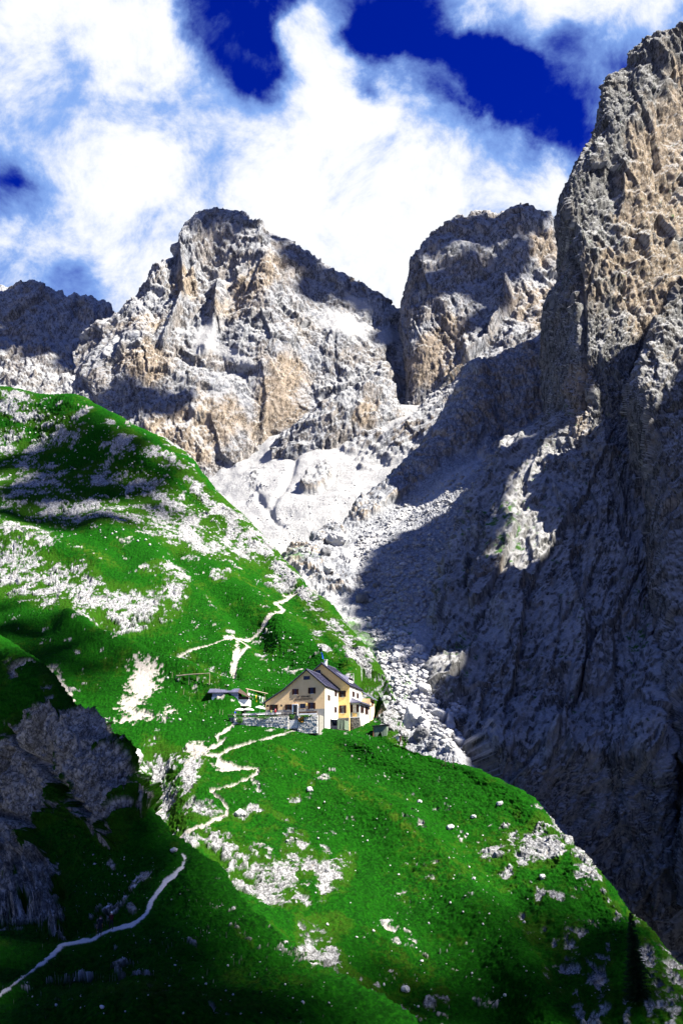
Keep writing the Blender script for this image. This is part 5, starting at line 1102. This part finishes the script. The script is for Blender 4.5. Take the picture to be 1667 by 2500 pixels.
# pergola frame, hut on the slope, drying frame
def on_hill(px, py):
    g = hit(px, py, (HILL,)); return g
pc = [on_hill(430, 1658), on_hill(461, 1672), on_hill(511, 1672), on_hill(481, 1660)]
c0 = sum(pc, Vector()) / 4
pg = thing('timber_frame', 'bare grey timber frame on thin posts standing on the slope left of the huts', 'frame', c0)
tops = []
for p in pc:
    zt = c0.z + 1.9; MB().bar(p - c0 - Vector((0, 0, .3)), Vector((p.x, p.y, zt)) - c0, .09).build('post', WOOD, pg); tops.append(Vector((p.x, p.y, zt)) - c0)
for a, b in ((0, 1), (1, 2), (2, 3), (3, 0)): MB().bar(tops[a] + Vector((0, 0, .05 * a)), tops[b] + Vector((0, 0, .05 * a)), .10).build('beam', WOOD, pg)
mid0, mid1 = (tops[0] + tops[1]) / 2, (tops[3] + tops[2]) / 2; MB().bar(mid0 + Vector((0, 0, .2)), mid1 + Vector((0, 0, .2)), .06).build('beam', WOOD, pg)
g = on_hill(552, 1694)
hu = thing('low_cabin', 'low grey cabin with a dark ribbed roof half sunk into the green slope', 'cabin', g + Vector((0, 1.8, -1.5)), R(-6))
MB().box(-3.6, 3.4, -1.6, 1.6, -1.5, .75).build('base_wall', PL_WHITE, hu)
for k in range(14): MB().box(-3.45 + k * .49, -3.45 + k * .49 + .46, -1.64 - .02 * (k % 2), -1.55, .76, 1.75).build('board', mat_plain('board_grey', (0.26, 0.28, 0.36)) if k == 0 else bpy.data.materials['board_grey'], hu)
MB().box(-3.4, 3.4, -1.5, 1.5, .76, 1.9).build('upper_wall', WOODD, hu)
rf = MB().prism([(-4.6, -2.1, 1.85), (-4.6, .2, 3.0), (-4.6, .2, 2.85), (-4.6, -2.1, 1.7)], (7.9, 0, 0)).build('roof', ROOF, hu)
MB().prism([(-4.6, 2.3, 1.85), (-4.6, .2, 3.0), (-4.6, .2, 2.85), (-4.6, 2.3, 1.7)], (7.9, 0, 0)).build('roof', ROOF, hu)
s = MB()
for k in range(16): s.bar((-4.4 + k * .5, -2.1, 1.9), (-4.4 + k * .5, .2, 3.05), .06, 4)
s.build('roof_rib', ROOF, rf)['kind'] = 'stuff'
m = MB(); m.add([(3.3, -2.1, 1.8), (3.3, .2, 3.0), (6.6, -.4, .55), (6.4, -2.2, .35), (3.3, 2.2, 1.8), (6.6, 1.9, .55)], [(0, 1, 2, 3), (1, 4, 5, 2)]); m.build('lean_to_roof', WOODD, hu, fix=False)
MB().box(3.42, 6.1, -1.7, 1.6, -1.6, .2).build('lean_to_wall', PL_WHITE, hu); MB().box(3.42, 6.1, -1.74, -1.6, .0, .75).build('lean_to_board', WOODD, hu)
MB().bar((-3.2, .2, 2.9), (-3.2, .2, 4.0), .05).build('flue', WOODD, hu)
ga, gb = on_hill(603, 1716), on_hill(646, 1712)
df = thing('drying_frame', 'log drying frame hung with white and yellow cloths beside the gable', 'drying frame', ga)
d = gb - ga; zt = 3.5
MB().bar((0, 0, -.5), (0, 0, zt), .16).build('post', WOOD, df); MB().bar(d - Vector((0, 0, .5)), Vector((d.x, d.y, zt)), .16).build('post', WOOD, df)
MB().bar((-.5, 0, zt + .12), Vector((d.x + .7, d.y, zt + .12)), .17).build('beam', WOOD, df); MB().bar((d.x * .35, d.y * .35 + 1.6, -.2), (d.x * .35, d.y * .35 + 1.6, zt - .3), .14).build('post', WOOD, df)
MB().bar((0, .1, zt - 1.0), (d.x, d.y + .1, zt - 1.1), .03).build('line', WHITEP, df)
cl = [(.10, .75, 2.6, WHITEP, 'white cloth hanging nearest the left post of the drying frame'), (.30, .3, 1.5, WHITEP, 'narrow white towel hanging second from the left on the frame'), (.50, .55, 1.9, YELLOW, 'yellow cloth hanging in the middle of the drying frame'), (.60, .35, 1.2, BLACKC, 'black cloth hanging beside the yellow one on the frame'), (.72, .5, 1.9, WHITEP, 'white cloth hanging right of the black one on the frame'), (.9, .5, 2.0, WHITEP, 'white cloth hanging nearest the right post of the drying frame')]
for f, w, hgt, mt, lab in cl:
    m = MB(); vs = []
    for k in range(6):
        for j in range(6):
            u, v_ = k / 5 - .5, j / 5; vs.append((u * w * (1 - .35 * math.sin(v_ * math.pi)), .08 * math.sin(6 * u + 3 * v_), -hgt * v_ + .15 * abs(u) * v_))
    m.add(vs, [(k * 6 + j, k * 6 + j + 1, (k + 1) * 6 + j + 1, (k + 1) * 6 + j) for k in range(5) for j in range(5)])
    o = m.build('hanging_cloth', mt, None, smooth=True, loc=ga + d * f + Vector((0, -.1, zt - .9 - d.z * f)), fix=False); tag(o, lab, 'cloth', 'cloths on the drying frame')

# thin stakes of a pasture fence on the slope
stk = [(448, 1696, 1.5), (462, 1712, 1.2), (499, 1730, 1.4), (566, 1756, 1.6), (536, 1744, 1.2), (543, 1746, 1.3), (432, 1742, 1.2), (420, 1656, 1.6), (534, 1690, 1.3)]
stl = ['thin pale stake nearest below the timber frame', 'thin pale stake on the grass midway between timber frame and terrace', 'white leaning stake on the open grass left of the terrace', 'tall thin stake beside the terrace end of the pale path', 'short stake beside small pale stones left of the terrace', 'short stake by the small pale stones, right one of a close pair', 'lowest left stake near the bare scree patch', 'stake at the left corner post of the timber frame', 'stake in front of the low grey cabin']
for (px, py, hh), lab in zip(stk, stl):
    g = on_hill(px, py); o = MB().bar((0, 0, -.3), (.1, 0, hh), .045, 5, .03).build('fence_stake', WOOD, None, loc=g); tag(o, lab, 'fence stake', 'fence stakes on the slope')
ga, gb = on_hill(1087, 1872), on_hill(1106, 1874)
if ga and gb:
    wf = thing('wire_fence', 'two dark fence posts joined by wires on the grassy rim above the gully', 'fence', ga)
    d = gb - ga
    MB().bar((0, 0, -.3), (0, 0, 2.1), .06).build('post', WOODD, wf); MB().bar(d + Vector((0, 0, -.3)), d + Vector((0, 0, 2.1)), .06).build('post', WOODD, wf)
    for z in (.8, 1.5): MB().bar((0, 0, z), d + Vector((0, 0, z)), .012, 4).build('wire', ROOF_D, wf)
    MB().bar((0, 0, 1.5), (-1.0, -.4, -.2), .035, 5).build('brace', WOODD, wf)

# spruce on the lower right
def spruce(px, py, h, lab):
    g = hit(px, py, (HILL,)); rr = random.Random(3)
    t = thing('spruce_tree', lab, 'spruce', g - Vector((0, 0, .3)))
    MB().bar((0, 0, -.6), (0, 0, h * .98), .17, 8, .02).build('trunk', WOODD, t)
    m = MB(); z = h * .05
    while z < h:
        f = 1 - z / h; L = (h * .17) * f ** .85 + .1; nb = int(6 + 8 * f)
        for k in range(nb):
            a = rr.uniform(0, 6.283); l = L * rr.uniform(.65, 1.15); dr = rr.uniform(.10, .4); o = Vector((math.cos(a), math.sin(a), 0)); sd = Vector((-o.y, o.x, 0)); n = max(3, int(l / .13))
            for q in range(n):
                u = (q + .5) / n; c = o * (l * u) + Vector((0, 0, z - l * dr * u + l * .12 * u * u)); ww = .30 * (1 - .55 * u) * min(1, l) + .05
                for s in (-1, 1):
                    e_ = c + sd * s * ww * rr.uniform(.7, 1.2) + o * .16 + Vector((0, 0, -.10 - rr.uniform(0, .12)))
                    m.add([c - o * .06, c + o * .09, e_ + o * .03, e_ - o * .05], [(0, 1, 2, 3)])
                m.add([c + Vector((0, 0, .02)), c + o * .22 + Vector((0, 0, -.05)), c + o * .12 + sd * .05 + Vector((0, 0, -.16))], [(0, 1, 2)])
        z += .13 + .12 * f
    m.build('crown', mat_var('spruce_needles', (0.004, 0.014, 0.005), (0.012, 0.035, 0.010), 3, 0, 0), t, fix=False)
spruce(1556, 2440, 11.0, 'single tall dark spruce standing on the steep rocky rim at lower right')

# ------------------------------------------------------------------ boulders in the gully and on the slopes
def boulder_mesh(seed, sub=4):
    bm = bmesh.new(); bmesh.ops.create_icosphere(bm, subdivisions=sub, radius=1.0)
    p = np.array([v.co[:] for v in bm.verts], np.float32)
    rr = np.random.default_rng(seed); d = p.copy(); r = np.ones(len(p), np.float32)
    for k in range(11):              # chop flat faces off a round lump
        n = rr.normal(size=3); n /= np.linalg.norm(n); lim = rr.uniform(.55, .92); t = (p @ n); r = np.minimum(r, np.where(t > 1e-3, lim / np.maximum(t, 1e-3), 9))
    p = p * r[:, None].astype(np.float32); p += d * (0.10 * fbm(d * 1.7 + seed * 3.1, 4, .6) + 0.05 * facet(d * 3.2 + seed))[:, None]
    for v, q in zip(bm.verts, p): v.co = q
    me = bpy.data.meshes.new('boulder'); bm.to_mesh(me); bm.free(); return me
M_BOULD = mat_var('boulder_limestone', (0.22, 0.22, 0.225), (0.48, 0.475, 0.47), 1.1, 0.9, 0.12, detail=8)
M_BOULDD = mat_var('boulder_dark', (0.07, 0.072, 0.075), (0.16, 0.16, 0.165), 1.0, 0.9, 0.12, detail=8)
BM = [boulder_mesh(s) for s in range(7)]
for me in BM: me.materials.append(M_BOULD)
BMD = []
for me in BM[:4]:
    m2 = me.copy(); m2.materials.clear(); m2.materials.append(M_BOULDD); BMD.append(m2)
bl = [(1069, 1743, 21, 1.0, 0, 'largest rounded grey boulder at the foot of the gully'), (1101, 1766, 20, 1.25, 0, 'long sloping grey boulder touching the largest one on its lower right'), (1030, 1755, 12, .9, 0, 'grey boulder left of the largest one in the gully foot'), (1041, 1768, 11, .85, 0, 'smaller grey boulder just under the one left of the largest'),
      (1028, 1795, 17, 1.5, 1, 'tall dark boulder standing above the pale plank on the rim'), (1054, 1819, 15, .8, 1, 'dark boulder right of the tall dark one at the rim'), (1094, 1789, 13, .95, 0, 'round boulder below the long sloping one'), (1119, 1808, 16, .9, 0, 'broad grey boulder lowest right in the gully group'), (1099, 1819, 12, .9, 0, 'grey boulder between the rim and the broad lowest one'),
      (1034, 1681, 18, .85, 0, 'big white boulder in the sunlit gully above the shadow line'), (1039, 1721, 10, .9, 0, 'pale boulder just above the shaded largest one'), (1068, 1714, 9, .9, 0, 'pale boulder on the right bank just above the largest one'), (1072, 1701, 8, .9, 0, 'small pale boulder highest on the right bank above the largest one'),
      (972, 1608, 19, 1.1, 0, 'long pale slab boulder on the left bank of the sunlit gully'), (974, 1581, 14, .9, 0, 'white boulder on top of the long pale slab'), (1023, 1586, 14, 1.0, 0, 'white boulder at the foot of the shaded cliff in the gully top'), (1036, 1607, 11, .9, 0, 'white boulder just below the one at the cliff foot'), (960, 1627, 11, .9, 0, 'pale boulder below the long slab on the left bank'),
      (1003, 1762, 22, 1.9, 0, 'tall white rock pillar with a dark side left of the gully boulders'), (934, 1497, 9, 1.0, 0, 'small pale boulder high on the sunlit left bank'), (985, 1545, 10, .8, 0, 'boulder on the shadow edge above the sunlit gully'), (890, 1460, 20, .9, 1, 'big dark pointed boulder at the foot of the shaded talus'), (903, 1527, 10, .9, 0, 'pale boulder on the bank below the dark pointed boulder'),
      (1175, 1821, 13, .8, 0, 'grey boulder farthest down the shaded gully'), (797, 1348, 14, 1.2, 1, 'dark upright block under the grey rock dome'), (803, 1388, 14, 1.1, 0, 'grey block below the dark upright block'), (820, 1316, 27, .8, 0, 'large grey rock dome at the left edge of the talus'), (748, 1332, 5, .9, 1, 'small dark boulder on the pale crest left of the rock dome'), (922, 1425, 11, .8, 1, 'dark boulder uphill right of the dark pointed boulder'), (965, 1443, 8, .9, 1, 'small dark round boulder in the middle of the shaded talus'), (1033, 1332, 7, .9, 1, 'small dark boulder high on the shaded talus'), (983, 1375, 11, .6, 0, 'flat grey boulder in the middle of the shaded talus'), (930, 1505, 9, .8, 0, 'grey boulder in shadow just above the pale bank'),
      (327, 1858, 21, 1.2, 0, 'grey pointed rock jutting from the grass above the pale rock gully'), (587, 1984, 14, .8, 0, 'white rock lying in the grass below the zigzag path'), (1101, 2018, 10, .8, 0, 'lone white boulder in the open grass below the hut'), (757, 1927, 9, .8, 0, 'white rock in the grass below the hut near the yellow rib'), (1025, 1957, 6, .8, 0, 'small white stone in the grass above the lone white boulder'), (1155, 1994, 7, .8, 0, 'small white stone right of the lone white boulder'), (1220, 1960, 9, .7, 0, 'white stones patch rock near the skyline of the grass slope'), (1325, 2142, 9, .8, 0, 'white rock left of the flat slab near the right rim'), (425, 2074, 9, .7, 0, 'grey rock just above the top of the lower path'), (1157, 2145, 6, .8, 0, 'small pale stone in the shaded hollow of the grass slope'), (990, 2415, 10, .8, 0, 'rounded pale boulder in the grass near the bottom edge')]
SK = (HILL, SPUR, TALUS, SCREE)
for i, (px, py, r, tall, dark, lab) in enumerate(bl):
    g = hit(px, py + r * .6, (HILL,) if (33 <= i < 41) else SK)
    if g is None: continue
    dist = g.dot(Vector((0, math.cos(PITCH), math.sin(PITCH)))); rad = r * dist / FOC * 1.12
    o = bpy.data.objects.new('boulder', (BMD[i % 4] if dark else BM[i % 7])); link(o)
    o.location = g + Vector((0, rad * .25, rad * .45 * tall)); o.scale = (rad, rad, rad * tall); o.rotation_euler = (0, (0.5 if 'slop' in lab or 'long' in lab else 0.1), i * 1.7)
    tag(o, lab, 'boulder', 'boulders in the gully and on the talus' if i < 33 else 'rocks lying on the grass slope')

def rubble(name, skins, region, n, smin, smax, mat, seed):
    rr = random.Random(seed); base = []
    for s in range(6):
        bm = bmesh.new(); bmesh.ops.create_icosphere(bm, subdivisions=1, radius=1.0)
        for v in bm.verts: v.co *= rr.uniform(.6, 1.1)
        base.append((np.array([v.co[:] for v in bm.verts]), np.array([[v.index for v in f.verts] for f in bm.faces]))); bm.free()
    V = []; F = []; off = 0
    for _ in range(n):
        px, py = region(rr)
        g = hit(px, py, skins)
        if g is None: continue
        s = smin * (smax / smin) ** (rr.random() ** 2.2); b, f = base[rr.randrange(6)]
        M = np.array((Matrix.Rotation(rr.uniform(0, 6.28), 3, 'Z') @ Matrix.Rotation(rr.uniform(0, 1.5), 3, 'X')))
        V.append((b * np.array([1, rr.uniform(.6, 1), rr.uniform(.5, .9)])) @ M.T * s + np.array(g) + np.array([0, 0, s * .25])); F.append(f + off); off += len(b)
    V = np.concatenate(V).astype(np.float32); F = np.concatenate(F).astype(np.int32)
    me = bpy.data.meshes.new(name); me.vertices.add(len(V)); me.vertices.foreach_set('co', V.ravel()); me.loops.add(F.size); me.loops.foreach_set('vertex_index', F.ravel()); me.polygons.add(len(F)); me.polygons.foreach_set('loop_start', np.arange(0, F.size, 3, dtype=np.int32)); me.update(calc_edges=True)
    me.materials.append(mat); o = bpy.data.objects.new(name, me); link(o); o['kind'] = 'stuff'; return o
def quad(pts):
    def f(rr):
        u, v = rr.random(), rr.random(); a, b, c, d = pts
        return ((a[0] * (1 - u) + b[0] * u) * (1 - v) + (d[0] * (1 - u) + c[0] * u) * v, (a[1] * (1 - u) + b[1] * u) * (1 - v) + (d[1] * (1 - u) + c[1] * u) * v)
    return f
rubble('gully_rubble', (TALUS,), quad([(900, 1500), (1010, 1560), (1250, 1890), (960, 1760)]), 2600, .25, 1.3, M_BOULD, 1)
rubble('talus_rubble', (TALUS,), quad([(860, 1300), (1230, 1090), (1120, 1480), (900, 1560)]), 2600, .3, 1.6, mat_var('talus_stone', (0.12, 0.12, 0.125), (0.34, 0.34, 0.35), 1.0, .8, .1), 2)
rubble('scree_rubble', (SCREE, TALUS), quad([(560, 1150), (900, 1080), (830, 1320), (680, 1370)]), 260, .4, 1.4, M_BOULD, 3)
rubble('scattered_stones', (HILL,), quad([(420, 1500), (800, 1560), (900, 1780), (380, 1780)]), 260, .12, .5, M_BOULD, 4)
rubble('scattered_stones', (HILL,), quad([(560, 1870), (1090, 1890), (1560, 2440), (850, 2480)]), 170, .10, .45, M_BOULD, 5)
rubble('scattered_stones', (HILL,), quad([(0, 960), (300, 1040), (640, 1380), (0, 1280)]), 420, .25, .8, M_BOULD, 6)
rubble('scattered_stones', (SPUR,), quad([(200, 2080), (420, 2100), (900, 2480), (20, 2480)]), 170, .05, .20, M_BOULD, 7)
